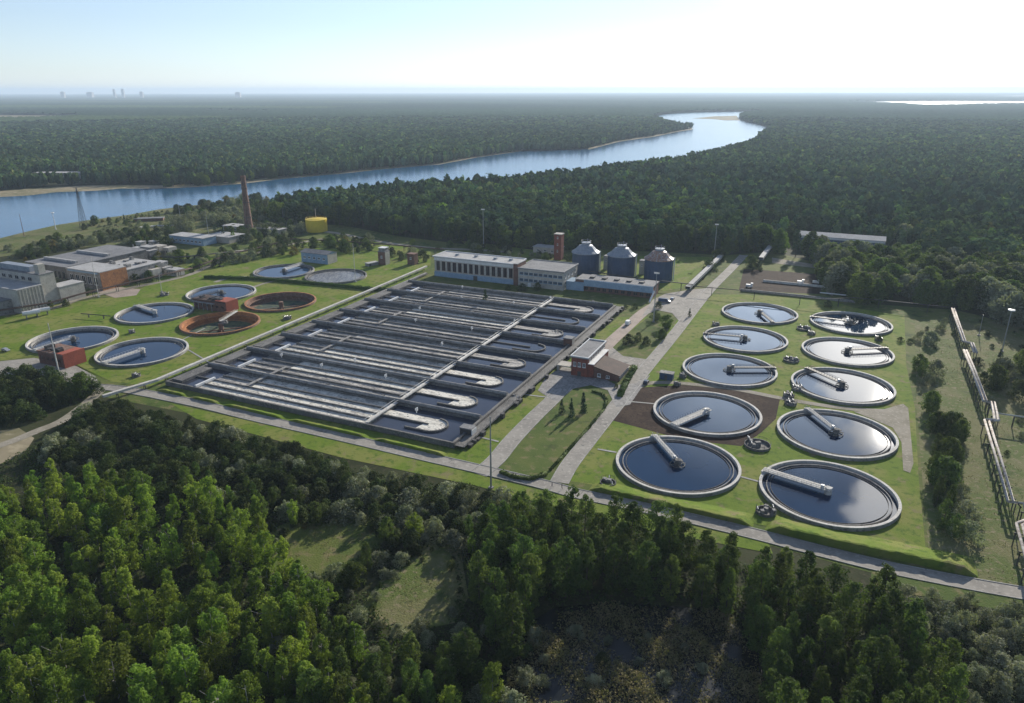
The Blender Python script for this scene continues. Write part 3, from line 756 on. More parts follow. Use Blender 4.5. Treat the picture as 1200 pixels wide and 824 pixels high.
# ------------------------------------------------------------------ pipelines
def pipe_run(name, label, pts, r, every=8.0, m='conc', leg='dsteel', beam=1.6, cat='pipeline', closed_cover=False, group=None, twin=0.0):
    t = thing(name, label, cat, (pts[0][0], pts[0][1], 0), 0, group)
    o = Vector((pts[0][0], pts[0][1], 0)); P = [Vector(p) - o for p in pts]
    if closed_cover:
        a_ = offset_line([(p.x, p.y) for p in P], r); b_ = offset_line([(p.x, p.y) for p in P], -r); n = len(P)
        vs = [(a_[i][0], a_[i][1], P[i].z + dz) for dz in (-r * .6, r * .6) for i in range(n)] + [(b_[i][0], b_[i][1], P[i].z + dz) for dz in (-r * .6, r * .6) for i in range(n)]
        fs = []
        for i in range(n - 1):
            fs += [(i, i + 1, n + i + 1, n + i), (2 * n + i, 3 * n + i, 3 * n + i + 1, 2 * n + i + 1), (n + i, n + i + 1, 3 * n + i + 1, 3 * n + i), (i, 2 * n + i, 2 * n + i + 1, i + 1)]
        MB().add(vs, fs).build('pipe_cover', M[m], t)
    else:
        for s_ in ((-twin, twin) if twin else (0,)):
            q = offset_line([(p.x, p.y) for p in P], s_)
            MB().tube([(q[i][0], q[i][1], P[i].z) for i in range(len(P))], r, 8).build('pipe', M[m], t, smooth=True)
    for i in range(len(P) - 1):
        A, B = P[i], P[i + 1]; L = (B - A).length
        n = max(1, int(L / every)); d = (B - A).normalized(); s_ = Vector((-d.y, d.x, 0)) * beam / 2
        if every <= 0: continue
        for k in range(n):
            c = A + (B - A) * ((k + .5) / n)
            if c.z < 1.3: continue
            q = MB()
            for sg in (-1, 1):
                x = c + s_ * sg
                q.tube([(x.x, x.y, 0), (x.x, x.y, c.z - r)], .18, 5)
            q.tube([(c.x - s_.x * 1.3, c.y - s_.y * 1.3, c.z - r - .12), (c.x + s_.x * 1.3, c.y + s_.y * 1.3, c.z - r - .12)], .2, 5)
            q.build('support_frame', M[leg], t)
    return t
def hp(pts, z): return [(*at(x, y, z), z) for x, y in pts]
pipe_run('covered_pipeline', 'long straight white covered pipeline along the left side of the basins', hp([(120, 463), (184, 444), (340, 378.5), (450, 333), (500, 312)], 2.3), .8, 9, 'conc', closed_cover=True)
pipe_run('return_channel', 'low grey channel running beneath the white pipeline', hp([(206, 444), (350, 384), (500, 320)], 1.1), .9, 200, 'concm', closed_cover=True)
RK = [(1117, 363), (1130, 402), (1139, 404), (1143, 415)]
pipe_run('heating_pipeline', 'far stretch of pale elevated twin pipe at right with a square bend', hp(RK, 5.0), .5, 7, 'wrap', twin=.55, beam=2.4, group='elevated pipe stretches at the right edge')
pipe_run('heating_pipeline', 'middle stretch of pale elevated twin pipe between the two square bends', hp([(1131, 412), (1141, 436), (1154, 472), (1163, 473), (1168, 494), (1156, 494)], 5.0), .5, 7, 'wrap', twin=.55, beam=2.4, group='elevated pipe stretches at the right edge')
pipe_run('heating_pipeline', 'long near stretch of pinkish elevated triple pipe at right', hp([(1156, 494), (1170, 540), (1184, 590), (1203, 592), (1206, 612)], 5.0), .42, 7, 'wrap', twin=.7, beam=2.8, group='elevated pipe stretches at the right edge')
pipe_run('heating_pipeline', 'nearest stretch of elevated pipe cut by the right picture edge', hp([(1206, 612), (1194, 616), (1206, 660), (1222, 720)], 5.0), .42, 7, 'wrap', twin=.7, beam=2.8, group='elevated pipe stretches at the right edge')
pipe_run('branch_pipeline', 'thin dark pipe branching right from the elevated twin pipe', hp([(1168, 486), (1210, 492), (1300, 504)], 5.0), .3, 12, 'conc', twin=0, beam=.6)
pipe_run('overhead_pipeline', 'thin dark overhead pipe on posts behind the farthest round tanks', hp([(812, 336), (858, 340), (912, 346), (965, 352), (1002, 350), (1060, 356), (1117, 362)], 5.0), .22, 14, 'dsteel', beam=.5)
pipe_run('overhead_pipeline', 'thin dark pipe passing behind the blue building towards the road', hp([(690, 318), (760, 328), (812, 334)], 5.0), .3, 14, 'dsteel', beam=.5)
pipe_run('conveyor_gallery', 'pale inclined covered gallery beside the main road behind the parking yard', hp([(806, 338), (847, 299)], 3.6), 1.5, 8, 'feltp', closed_cover=True, beam=2.2)
pipe_run('conveyor_gallery', 'short pale covered gallery beyond the main road at the forest edge', hp([(892, 304), (906, 286)], 4.6), 1.6, 8, 'feltp', closed_cover=True, beam=2.2)
LB = 'brown pipe rack beside the gravel path on the left lawn'
pipe_run('pipe_rack', 'brown pipe rack along the gravel path left of the round tanks', hp([(-30, 370), (0, 362), (60, 353), (95, 343), (150, 330), (195, 320), (225, 313)], 4.0), .3, 12, 'browndark', leg='dsteel', twin=.8, beam=2.2)
pipe_run('pipe_rack', 'brown pipe rack continuing towards the chimney past the far blue tank', hp([(225, 313), (245, 306), (268, 297), (300, 290), (345, 279), (430, 284), (520, 292)], 4.0), .3, 12, 'browndark', leg='dsteel', twin=.6, beam=1.8)
pipe_run('pipe_rack', 'dark pipe rack across the shade behind the ruined halls', hp([(150, 300), (215, 300), (290, 292)], 4.0), .3, 12, 'dsteel', twin=.6, beam=1.8)
pipe_run('cross_pipe', 'low dark pipe crossing the grass between the pipe rack and tanks', hp([(95, 366), (130, 369)], 2.0), .25, 8, 'dsteel', beam=.5)

# ------------------------------------------------------------------ buildings
WZ = -R(24.7)
def part_block(t, x0, x1, y0, y1, h, wall, roof, over=.5, z0=0.0, th=.45, parapet=False):
    MB().box(x0, x1, y0, y1, z0, h).build('wall', M[wall], t)
    rb = MB().box(x0 - over, x1 + over, y0 - over, y1 + over, h + .003, h + th)
    if parapet:
        rb.mat(1)
        for a in ((x0 - over, x1 + over, y0 - over, y0 - over + .4), (x0 - over, x1 + over, y1 + over - .4, y1 + over), (x0 - over, x0 - over + .4, y0 - over + .4, y1 + over - .4), (x1 + over - .4, x1 + over, y0 - over + .4, y1 + over - .4)):
            rb.box(*a, h + th + .002, h + th + .5)
        return rb.build('roof', [M[roof], M[parapet]], t)
    return rb.build('roof', M[roof], t)
def gable(t, x0, x1, y0, y1, h, rise, wall, roof, along='x', over=.6):
    MB().box(x0, x1, y0, y1, 0, h).build('wall', M[wall], t)
    if along == 'x':
        ym = (y0 + y1) / 2; a, b = y0 - over, y1 + over
        vs = [(x0 - over, a, h - .05), (x1 + over, a, h - .05), (x1 + over, ym, h + rise), (x0 - over, ym, h + rise), (x0 - over, b, h - .05), (x1 + over, b, h - .05)]
    else:
        xm = (x0 + x1) / 2; a, b = x0 - over, x1 + over
        vs = [(a, y1 + over, h - .05), (a, y0 - over, h - .05), (xm, y0 - over, h + rise), (xm, y1 + over, h + rise), (b, y1 + over, h - .05), (b, y0 - over, h - .05)]
    vs2 = vs + [(x, y, z + .25) for x, y, z in vs]
    fs = [(6, 7, 8, 9), (9, 8, 11, 10), (0, 3, 2, 1), (3, 4, 5, 2), (0, 1, 7, 6), (4, 10, 11, 5), (1, 2, 8, 7), (2, 5, 11, 8), (0, 6, 9, 3), (3, 9, 10, 4)]
    MB().add(vs2, fs).build('roof', M[roof], t)
    if along == 'x': MB().add([(x0, y0, h), (x0, ym, h + rise * .95), (x0, y1, h), (x1, y0, h), (x1, ym, h + rise * .95), (x1, y1, h)], [(0, 1, 2), (3, 5, 4)]).build('gable_wall', M[wall], t)
    else: MB().add([(x0, y0, h), (xm, y0, h + rise * .95), (x1, y0, h), (x0, y1, h), (xm, y1, h + rise * .95), (x1, y1, h)], [(0, 2, 1), (3, 4, 5)]).build('gable_wall', M[wall], t)
WIN = {}
def window(t, x, y, z, w, h, face='front', frame='white', div=2):
    key = (w, h, face, frame, div)
    if key not in WIN:
        g = MB(); b = MB(); f = .16 if w > 1 else .1
        if face == 'front':
            g.box(f, w - f, -.06, .05, f, h - f)
            b.box(0, w, -.05, .04, 0, f).box(0, w, -.05, .04, h - f, h).box(-.1, w + .1, -.3, -.055, -.18, -.02)
            for xx in [0] + [w * i / div - f / 2 for i in range(1, div)] + [w - f]: b.box(xx, xx + f, -.16, -.065, 0, h)
        else:
            g.box(-.05, .06, f, w - f, f, h - f)
            b.box(-.04, .05, 0, w, 0, f).box(-.04, .05, 0, w, h - f, h).box(.055, .3, -.1, w + .1, -.18, -.02)
            for yy in [0] + [w * i / div - f / 2 for i in range(1, div)] + [w - f]: b.box(.065, .16, yy, yy + f, 0, h)
        o = b.build('window', M[frame], t); c = g.build('pane', M['glass'], o); WIN[key] = (o.data, c.data)
    else:
        fm, gm = WIN[key]
        o = bpy.data.objects.new('window', fm); col.objects.link(o); o.parent = t
        c = bpy.data.objects.new('pane', gm); col.objects.link(c); c.parent = o
    o.location = (x, y, z)
    return o
def door(t, x, y, w, h, m='dsteel', face='front', z=0):
    b = MB()
    if face == 'front': b.box(x, x + w, y - .1, y + .05, z, z + h)
    else: b.box(y - .05, y + .1, x, x + w, z, z + h)
    return b.build('door', M[m], t)

# long white factory hall behind the basins
t = thing('factory_hall', 'long two part white factory hall with dark window bays behind the basins', 'factory building', at(510, 323), WZ)
part_block(t, 0, 60, 0, 17, 13.2, 'render', 'feltp', .9, parapet='white')
part_block(t, 63.01, 94.5, -1, 25, 11.4, 'render', 'felt', .6, parapet='feltp')
MB().box(60.01, 63, -1.6, 12, 0, 14.2).build('stair_tower', M['brickd'], t)
MB().box(59.9, 63.1, -1.7, 12.1, 14.21, 14.6).build('tower_roof', M['feltp'], t)
MB().box(-.2, 60, -.25, -.004, 11.2, 13.2).build('fascia', M['white'], t)
MB().box(-.2, 60, -.4, -.004, 0, 3.4).build('plinth', M['clad'], t)
for i in range(14): window(t, 1.6 + i * 4.2, -.01, 4.4, 2.6, 6.2, 'front', 'brickd', 2)
for i in range(9):
    window(t, 64.2 + i * 3.35, -1.01, 7.6, 2.7, 1.9, 'front', 'clad', 3)
    window(t, 64.2 + i * 3.35, -1.01, 3.4, 2.7, 1.9, 'front', 'clad', 3)
for i in range(4):
    window(t, 94.51, 1.5 + i * 6, 7.4, 2.4, 2.2, 'right', 'white', 2)
    window(t, 94.51, 1.5 + i * 6, 3.0, 2.4, 2.2, 'right', 'white', 2)
door(t, 30, -.4, 3, 3, 'dsteel'); door(t, 70, -1, 2.2, 2.6, 'white')
b = MB()
for x, y in ((12, 8), (26, 9), (41, 8), (52, 9)): b.box(x, x + 2, y, y + 2, 13.66, 14.8)
b.build('roof_vent', M['zinc'], t)
t = thing('service_block', 'low pale flat roofed block behind the white hall near the red chimney', 'building', at(625, 296), WZ)
part_block(t, 0, 22, 0, 10, 4.5, 'render', 'feltp')
window(t, 3, -.01, 1.6, 2.4, 1.4); window(t, 9, -.01, 1.6, 2.4, 1.4); window(t, 15, -.01, 1.6, 2.4, 1.4)

t = thing('brick_tower', 'square dark red brick tower behind the white hall', 'brick tower', at(655, 304), WZ)
MB().box(-2.8, 2.8, -2.8, 2.8, 0, 19).build('shaft', M['brick'], t)
MB().box(-3.1, 3.1, -3.1, 3.1, 19.003, 19.6).build('cap', M['render'], t)
for z in (6, 11, 16): window(t, -.5, -2.81, z, 1.0, 1.6, 'front', 'white', 2)

# three digesters
SL = [((687, 322), 'leftmost of three blue digester silos with a clean pale conical roof', 'zinc', 14.6), ((729, 326), 'middle of three blue digester silos with pale conical roof', 'zinc', 14.6),
      ((773, 331), 'rightmost of three blue silos, its conical roof patched with rust', 'rustroof', 14.6)]
for (px, py), lab, rm, hh in SL:
    c = at(px, py); c = (c[0], c[1] + 6)
    t = thing('digester_silo', lab, 'silo', c, 0, 'three blue digester silos')
    w = MB().lathe([(9.2, 0), (9.2, hh)], 48)
    for i in range(24):
        a = 2 * math.pi * i / 24; w.box(9.15, 9.38, -.12, .12, 0.2, hh - .2, a)
    w.build('silo_wall', M['darkblue'], t)
    rf = MB().lathe([(9.9, hh - .3), (9.9, hh + .15), (7.2, hh + 1.8), (4.6, hh + 4.6), (3.0, hh + 5.4)], 32).build('silo_roof', M[rm], t)
    k = MB()
    for i in range(16):
        a = 2 * math.pi * i / 16
        k.tube([(9.9 * math.cos(a), 9.9 * math.sin(a), hh + .25), (7.2 * math.cos(a), 7.2 * math.sin(a), hh + 1.9), (4.6 * math.cos(a), 4.6 * math.sin(a), hh + 4.7)], .12, 4)
    k.build('roof_rib', M['steel'], rf)
    MB().lathe([(3.0, hh + 5.0), (3.0, hh + 6.6), (3.3, hh + 6.7), (0, hh + 7.0)], 20).build('roof_turret', M['zinc'], rf)
    h = MB()
    for i in range(12):
        a = 2 * math.pi * i / 12; h.tube([(3.2 * math.cos(a), 3.2 * math.sin(a), hh + 6.7), (3.2 * math.cos(a), 3.2 * math.sin(a), hh + 7.9)], .06, 4)
    h.tube([(3.2 * math.cos(2 * math.pi * i / 12), 3.2 * math.sin(2 * math.pi * i / 12), hh + 7.9) for i in range(13)], .07, 4)
    h.tube([(1, 0, hh + 6.8), (1, 0, hh + 9.2)], .2, 6)
    h.build('turret_railing', M['steel'], rf)
    s_ = MB()
    s_.tube([(9.9, -2, 0), (9.9, -2, hh + 1)], .35, 6); s_.tube([(9.7, 1.5, 0), (9.7, 1.5, hh)], .15, 5)
    s_.build('riser_pipe', M['white'], t)
for (px, py), lab in (((708, 318), 'pale stair block between the left and middle silos'), ((750, 324), 'pale stair block between the middle and right silos')):
    t = thing('stair_block', lab, 'stair block', at(px, py), WZ, 'stair blocks between the silos')
    part_block(t, -1.8, 1.8, 4, 9, 9.5, 'render', 'felt', .2)
    window(t, -.6, 3.99, 6, 1.2, 1.2)

t = thing('blue_workshop', 'low workshop with pale blue cladding and dark ground floor below the silos', 'building', at(673, 341), WZ)
part_block(t, 0, 50, 2, 16, 7.0, 'brickd', 'felt', .3)
MB().box(6, 50.3, .9, 1.69, 3.6, 7.6).build('blue_fascia', M['clad'], t)
MB().box(-6, 5.9, .9, 12, 5.2, 5.6).box(-6, 5.9, 1.1, 1.4, 0, 5.19).build('entrance_canopy', M['clad'], t)
MB().box(5.9, 50.4, 1.7, 16.5, 7.46, 7.75).build('upper_roof', M['felt'], t)
for i in range(12): window(t, 2 + i * 4, 1.99, .9, 2.6, 2.2, 'front', 'brickd', 2)
MB().add([(50.4, -8, 0), (50.4, 2, 4.2), (51.2, 2, 4.2), (51.2, -8, 0), (50.4, -8, 1), (50.4, 2, 5.2), (51.2, 2, 5.2), (51.2, -8, 1)],
         [(0, 1, 5, 4), (3, 7, 6, 2), (4, 5, 6, 7), (0, 4, 7, 3), (1, 2, 6, 5)]).build('ramp_parapet', M['white'], t)
b = MB()
for i in range(5): b.box(8 + i * 8, 11 + i * 8, 6, 9, 7.76, 8.6)
b.build('roof_vent', M['dsteel'], t)

# brick pump house in the middle
t = thing('pump_house', 'dark red brick pump house with grey flat roof between the basins and island lawns', 'building', (26.4, 304.6, 0), WZ)
part_block(t, 0, 7.6, 0, 25, 8.6, 'brick', 'felt', .45, parapet='white')
part_block(t, 7.61, 10.2, .5, 22, 6.2, 'brick', 'white', .2, th=.3)
MB().add([(10.2, .5, 5.4), (22, .5, 2.6), (22, 16, 2.6), (10.2, 16, 5.4), (10.2, .5, 5.7), (22.4, .5, 2.85), (22.4, 16, 2.85), (10.2, 16, 5.7)],
         [(4, 5, 6, 7), (0, 3, 2, 1), (0, 1, 5, 4), (1, 2, 6, 5), (2, 3, 7, 6)]).build('lean_to_roof', M['browndark'], t)
MB().add([(10.3, .8, 0), (21.6, .8, 0), (21.6, .8, 2.7), (10.3, .8, 5.4), (10.3, 15.7, 0), (21.6, 15.7, 0), (21.6, 15.7, 2.7), (10.3, 15.7, 5.4)],
         [(0, 1, 2, 3), (1, 5, 6, 2), (5, 4, 7, 6)]).build('lean_to_wall', M['brickd'], t)
for i in range(3): window(t, .9 + i * 2.2, -.01, 4.6, 1.4, 2.0)
for i in range(8): window(t, 7.61 + 2.6, 1.5 + i * 2.6, 5.6 - 2.2 + 3.9 - 3.9, 1.6, 1.2, 'right') if False else None
for i in range(7): window(t, 7.61, 2 + i * 3.3, 6.75, 2.2, 1.2, 'right', 'white', 2)
window(t, 12, .79, 1, 1.6, 1.5); window(t, 16, .79, 1, 1.6, 1.2); door(t, 3, 0, 1.6, 2.4)
MB().box(-8, 0, 3, 9, 2.3, 2.7).box(-8, -7, 3, 9, 0, 2.3).build('landing', M['render'], t)
t = thing('ramp_wall', 'low concrete ramp with pale top right of the brick pump house', 'retaining wall', at(722, 447), PA)
MB().box(0, 15, -1.5, 1.5, 0, 1.8).build('wall', M['concm'], t); MB().box(-.2, 15.2, -1.7, 1.7, 1.803, 2.0).build('coping', M['conc'], t)
t = thing('brick_kiosk', 'small square brick kiosk at the basin edge above the pump house', 'kiosk', at(665, 408), WZ)
part_block(t, -2.2, 2.2, 0, 4, 4.6, 'brickd', 'felt', .2); MB().box(2.21, 2.35, .2, 3.8, .5, 4.5).build('side_panel', M['render'], t); door(t, -1, 0, 1.2, 2.2)
t = thing('control_kiosk', 'dark control kiosk with a white side at the front corner of the basins', 'kiosk', at(546, 513), WZ)
part_block(t, -2.6, 2.2, 0, 3.4, 3.4, 'dsteel', 'felt', .15); MB().box(2.21, 2.6, -.1, 3.4, 0, 3.5).build('side_panel', M['white'], t); door(t, -1, 0, 1.2, 2.2, 'darkblue')

# red pump houses among the left tanks
t = thing('tank_pump_house', 'upper small pump house with sunlit red end wall between four left tanks', 'pump house', at(228, 360), WZ, 'red ended pump houses among the left tanks')
part_block(t, 0, 25, 0, 9, 5.6, 'brickd', 'browndark', .3)
MB().box(25.0, 25.5, -.1, 9.1, 0, 6.4).box(17, 24.9, .2, 8.8, 6.06, 6.5).build('end_wall', M['sunlit_red'], t)  # sun-facing end painted brighter than the shaded brick front
b = MB(); rr = random.Random(9)
for i in range(9):
    x = rr.uniform(1, 20); b.box(x, x + 1.5, 2, 4 + rr.random() * 3, 6.06, 6.3 + rr.random() * 1.4)
b.build('roof_machine', M['dsteel'], t)
for i in range(6): window(t, 1.5 + i * 4, -.01, 2.2, 2.0, 1.6, 'front', 'brickd')
for i in range(5): MB().tube([(2 + i * 3.4, -1.6, 0), (2 + i * 3.4, -1.6, 4.6)], .2, 6).build('column', M['concm'], t)
MB().box(.4, 17.5, -2, -.31, 4.61, 4.9).build('canopy', M['concm'], t)
t = thing('tank_pump_house', 'lower pump house with sunlit red end wall beside the leftmost round tank', 'pump house', at(47, 424), WZ, 'red ended pump houses among the left tanks')
part_block(t, 0, 17.5, 0, 10.5, 6.0, 'brickd', 'rust', .3)
MB().box(17.5, 18.0, -.1, 10.6, 0, 6.9).box(13, 17.4, .2, 10, 6.46, 6.7).build('end_wall', M['sunlit_red'], t)
b = MB()
for i in range(7):
    x = rr.uniform(1, 12); b.box(x, x + 1.6, 2, 4 + rr.random() * 4, 6.46, 6.8 + rr.random() * 1.6)
b.build('roof_machine', M['dsteel'], t)
for i in range(4): window(t, 1.5 + i * 4, -.01, 2.4, 2.0, 1.8, 'front', 'brickd')

# left halls
t = thing('old_hall', 'wide grey roofed industrial hall with an orange brick end wall', 'industrial hall', at(35, 326), WZ)
part_block(t, 0, 40, 0, 62, 12.0, 'concd', 'felt', .5)
part_block(t, 40.01, 72, 0, 19, 11.6, 'concm', 'feltp', .3)
MB().box(72.0, 72.5, 0, 19, 0, 11.6).build('end_wall', M['orange'], t)
part_block(t, 40.01, 70, 19.01, 48, 8.6, 'concm', 'feltp', .2)
MB().box(4, 36, 10, 12, 12.46, 14).box(4, 36, 34, 36, 12.46, 14).build('roof_light', M['feltp'], t)
MB().box(42, 70, -.35, -.004, 10.4, 11.5).build('fascia', M['clad'], t)
for i in range(9): window(t, 2 + i * 4.2, -.01, 4, 2.6, 5.0, 'front', 'concm', 2)
for i in range(5): window(t, 43 + i * 5.6, -.01, 3.4, 3.4, 5.0, 'front', 'white', 2)
rr = random.Random(21)
b = MB()
for i in range(10):
    x, y = rr.uniform(42, 66), rr.uniform(21, 45); b.box(x, x + rr.uniform(1, 4), y, y + rr.uniform(1, 3), 9.06, 9.4 + rr.random() * 2)
b.build('roof_debris', M['concm'], t)
def ruin(label, px, py, seed, n, w, d, h, mats=('render', 'concm', 'concd')):
    r_ = random.Random(seed)
    t = thing('ruined_building', label, 'ruin', at(px, py), WZ)
    for i in range(n):
        x, y = r_.uniform(0, w), r_.uniform(0, d); sx, sy, hh = r_.uniform(4, 11), r_.uniform(3, 8), r_.uniform(.4, 1) * h
        MB().box(x, x + sx, y, y + sy, 0, hh + i * .013).build('wall', M[mats[i % 3]], t)
        if i % 2: MB().box(x - .3, x + sx + .3, y - .3, y + sy + .3, hh + i * .013 + .004, hh + .35 + i * .013).build('roof_slab', M['feltp'], t)
        for q in range(int(sx / 2.4)): window(t, x + .6 + q * 2.4, y - .01, hh * .4, 1.3, 1.5, 'front', 'concm')
    for i in range(6):
        x, y = r_.uniform(0, w + 5), r_.uniform(-2, d)
        MB().box(x, x + .7, y, y + .7, 0, h * .8).build('column', M['concm'], t)
    return t
ruin('crumbling beige concrete building right of the orange brick end wall', 152, 322, 4, 8, 24, 14, 8)
ruin('broken pale roofed ruin behind the old hall near the river bank', 140, 300, 5, 8, 28, 20, 9)
ruin('low pink and beige ruin among shrubs left of the blue shed', 155, 290, 8, 5, 22, 12, 6)
t = thing('concrete_block', 'tall stained pale concrete building cut by the left picture edge', 'concrete building', at(26, 366), WZ)
part_block(t, -70, 0, 0, 15, 13.5, 'render', 'feltp', .2)
part_block(t, -70, -1, 15.01, 24, 19.0, 'render', 'felt', .2)
part_block(t, -10, 0.5, 24.01, 40, 9.5, 'render', 'feltp', .2)
part_block(t, -70, -7, -10, -.01, 7.5, 'concm', 'felt', .2)
MB().box(-6, -2, 16, 20, 19.46, 25).build('roof_shaft', M['render'], t)
MB().box(-40, -12, 17, 22, 19.46, 22.5).build('roof_tank', M['zinc'], t)
for i in range(10): window(t, -66 + i * 6, -10.01, 2, 3.4, 3.6, 'front', 'render', 2)
for i in range(10): window(t, -66 + i * 6, 14.99, 14.8, 3.4, 2.2, 'front', 'render', 2)
for i in range(8): MB().box(.01, .5, .8 + i * 1.9, 1.3 + i * 1.9, 0, 13.3).build('wall_pier', M['render'], t)
t = thing('blue_shed', 'long low blue grey shed with pale roof left of the tall chimney', 'shed', at(200, 283), WZ)
part_block(t, 0, 38, 0, 14, 6.0, 'clad', 'feltp', .5)
part_block(t, 24, 50, 16, 34, 5.0, 'render', 'feltp', .5)
for i in range(8): window(t, 2 + i * 4.4, -.01, 2, 2.6, 1.8, 'front', 'white')
t = thing('low_block', 'pale flat roofed row at the foot of the tall chimney', 'building', at(262, 270), WZ)
part_block(t, 0, 26, 0, 12, 5.0, 'render', 'feltp', .4)
part_block(t, 34, 60, 6, 16, 4.2, 'render', 'feltp', .4)
for i in range(6): window(t, 1.5 + i * 4, -.01, 1.8, 2.2, 1.6, 'front', 'white')
t = thing('grey_shed', 'blue grey shed with a pale sunlit end wall behind the far round tanks', 'shed', at(354, 306), WZ)
gable(t, 0, 24, 0, 11, 7.2, 1.6, 'clad', 'felt'); MB().box(24, 24.3, .1, 10.9, 0, 7.1).build('end_wall', M['render'], t)
for i in range(5): window(t, 2 + i * 4.4, -.01, 3, 2.2, 1.6, 'front', 'white')
t = thing('small_tower', 'two toned pinkish brick tower with white top on the far left lawn', 'brick tower', at(448, 310), WZ)
part_block(t, -3, 3, 0, 6, 9.5, 'brickd', 'felt', .2); MB().box(3.01, 3.2, .1, 5.9, 0, 9.4).build('side_panel', M['render'], t)
MB().box(-2.6, 2.6, .5, 5.5, 9.96, 12.2).build('lantern', M['concm'], t); MB().box(-2.9, 2.9, .2, 5.8, 12.21, 12.5).build('lantern_roof', M['white'], t)
window(t, -.7, -.01, 5, 1.4, 1.8)
t = thing('small_tower', 'short brown brick tower beside the left end of the white hall', 'brick tower', at(482, 310), WZ)
part_block(t, -3, 3, 0, 5, 7.6, 'brickd', 'brickd', .2); window(t, -.7, -.01, 4, 1.4, 1.6)
t = thing('low_outbuilding', 'low pale slab roofed outbuilding on the grass left of the white hall', 'outbuilding', at(432, 312), R(45))
part_block(t, 0, 9, 0, 4, 1.8, 'concm', 'feltp', .2); door(t, 1, 0, 1.2, 1.6)

c = at(293, 272)
t = thing('brick_chimney', 'tall slender dark brick chimney near the river', 'chimney', c)
MB().lathe([(3.7, 0), (3.5, 4), (2.5, 30), (2.0, 48.5), (2.25, 48.6), (2.25, 50), (1.5, 50.1), (1.5, 46)], 24).build('shaft', M['rust'], t, smooth=False)
b = MB()
for z in (14, 27, 39): b.lathe([(4.2 - z * .037, z), (4.35 - z * .037, z), (4.35 - z * .037, z + .4), (4.2 - z * .037, z + .4)], 20, closed=True)
b.build('steel_band', M['dsteel'], t)
b = MB().tube([(0, -3.9, 2), (0, -2.4, 49)], .15, 4); b.lathe([(2.9, 44), (3.2, 44), (3.2, 44.2), (2.9, 44.2)], 20, closed=True)
b.build('ladder', M['dsteel'], t)
MB().box(-4.4, 4.4, -4.4, 4.4, 0, 1.2).build('plinth', M['render'], t)
MB().tube([(0, 0, 46), (0, 0, 57)], .12, 5).build('lightning_rod', M['dsteel'], t)

t = thing('gas_tank', 'bright yellow round gas tank with a mast near the forest edge', 'gas tank', at(372, 270), 0)
MB().lathe([(9.4, 0), (9.4, 10.4)], 40).build('tank_wall', M['yellow'], t)
b = MB().lathe([(9.6, 10.3), (9.6, 10.8), (5, 11.6), (0, 11.9)], 40)
b.build('tank_roof', M['yellow'], t)
b = MB()
for i in range(16):
    a = 2 * math.pi * i / 16; b.box(9.38, 9.6, -.18, .18, 0, 10.2, a)
b.build('wall_rib', M['yellow'], t)
MB().tube([(0, 0, 11.8), (0, 0, 20)], .25, 6).build('mast', M['render'], t)
h = MB()
for i in range(18):
    a = 2 * math.pi * i / 18; h.tube([(9.3 * math.cos(a), 9.3 * math.sin(a), 10.8), (9.3 * math.cos(a), 9.3 * math.sin(a), 11.9)], .06, 4)
h.tube([(9.3 * math.cos(2 * math.pi * i / 18), 9.3 * math.sin(2 * math.pi * i / 18), 11.9) for i in range(19)], .07, 4)
h.build('roof_railing', M['yellow'], t)

t = thing('warehouse', 'long warehouse with pale roof standing among trees at far right', 'warehouse', at(935, 292), WZ)
gable(t, 0, 62, 0, 16, 10.5, 2.2, 'darkblue', 'feltp'); MB().box(62.0, 62.25, .1, 15.9, 0, 10.4).build('end_wall', M['white'], t)
MB().box(0, 62, -.3, -.004, 8.8, 10.3).build('fascia', M['white'], t)
for i in range(12): window(t, 2 + i * 5, -.01, 4.5, 2.6, 2.4, 'front', 'clad')
t = thing('riverside_hut', 'low pale roofed depot on the opposite river bank at left', 'building', at(40, 208), 0)
part_block(t, 0, 70, 0, 18, 8, 'concm', 'feltp', .5); part_block(t, 90, 120, 8, 24, 9, 'render', 'white', .5)
window(t, 6, -.01, 3, 3, 3); window(t, 20, -.01, 3, 3, 3)
t = thing('jetty_shed', 'dark low boat shed on the near river bank', 'shed', at(158, 259), R(15))
part_block(t, 0, 26, 0, 8, 2.6, 'brickd', 'felt', .4); door(t, 4, 0, 3, 2)
t = thing('concrete_slab_row', 'pale concrete slabs lying on the near river bank', 'concrete slabs', at(162, 266), R(18))
b = MB()
for i in range(9): b.box(i * 5.2, i * 5.2 + 4.7, (i % 3) * .6, 6 + (i % 2), 0, .5 + (i % 4) * .15)
b.build('slab', M['feltp'], t)

# parts of the compost plot
for i, (px, py, lab) in enumerate([(878, 338, 'white machine at the left end of the dark compost plot'), (938, 334, 'white machine on the dark compost plot at right'), (956, 334, 'white machine near the right end of the dark compost plot')]):
    t = thing('compost_turner', lab, 'machine', at(px, py), WZ, 'white machines on the compost plot')
    MB().box(-2, 2, -1, 1, .8, 2.2).box(.8, 2.2, -.9, .9, 2.21, 3.2).build('body', M['white'], t)
    for x in (-1.4, 1.4):
        for y in (-1.1, 1.1): MB().lathe([(0, -.2), (.6, -.2), (.6, .2), (0, .2)], 10, c=(0, 0)).build('wheel', M['black'], t).location = (x, y, .6)
t = thing('plot_wall', 'low pale concrete walls edging the dark compost plot', 'wall', at(868, 342), WZ)
L = 66
MB().box(0, L, -.3, .3, 0, 1.6).build('front_wall', M['concm'], t); MB().box(L, L + .6, -.3, 30, 0, 1.6).build('side_wall', M['conc'], t); MB().box(10, L, 30, 30.6, 0, 1.6).build('rear_wall', M['conc'], t)
MB().tube([(46, 12, 1.2), (64, 12, 1.2)], .4, 6).build('pipe', M['white'], t)

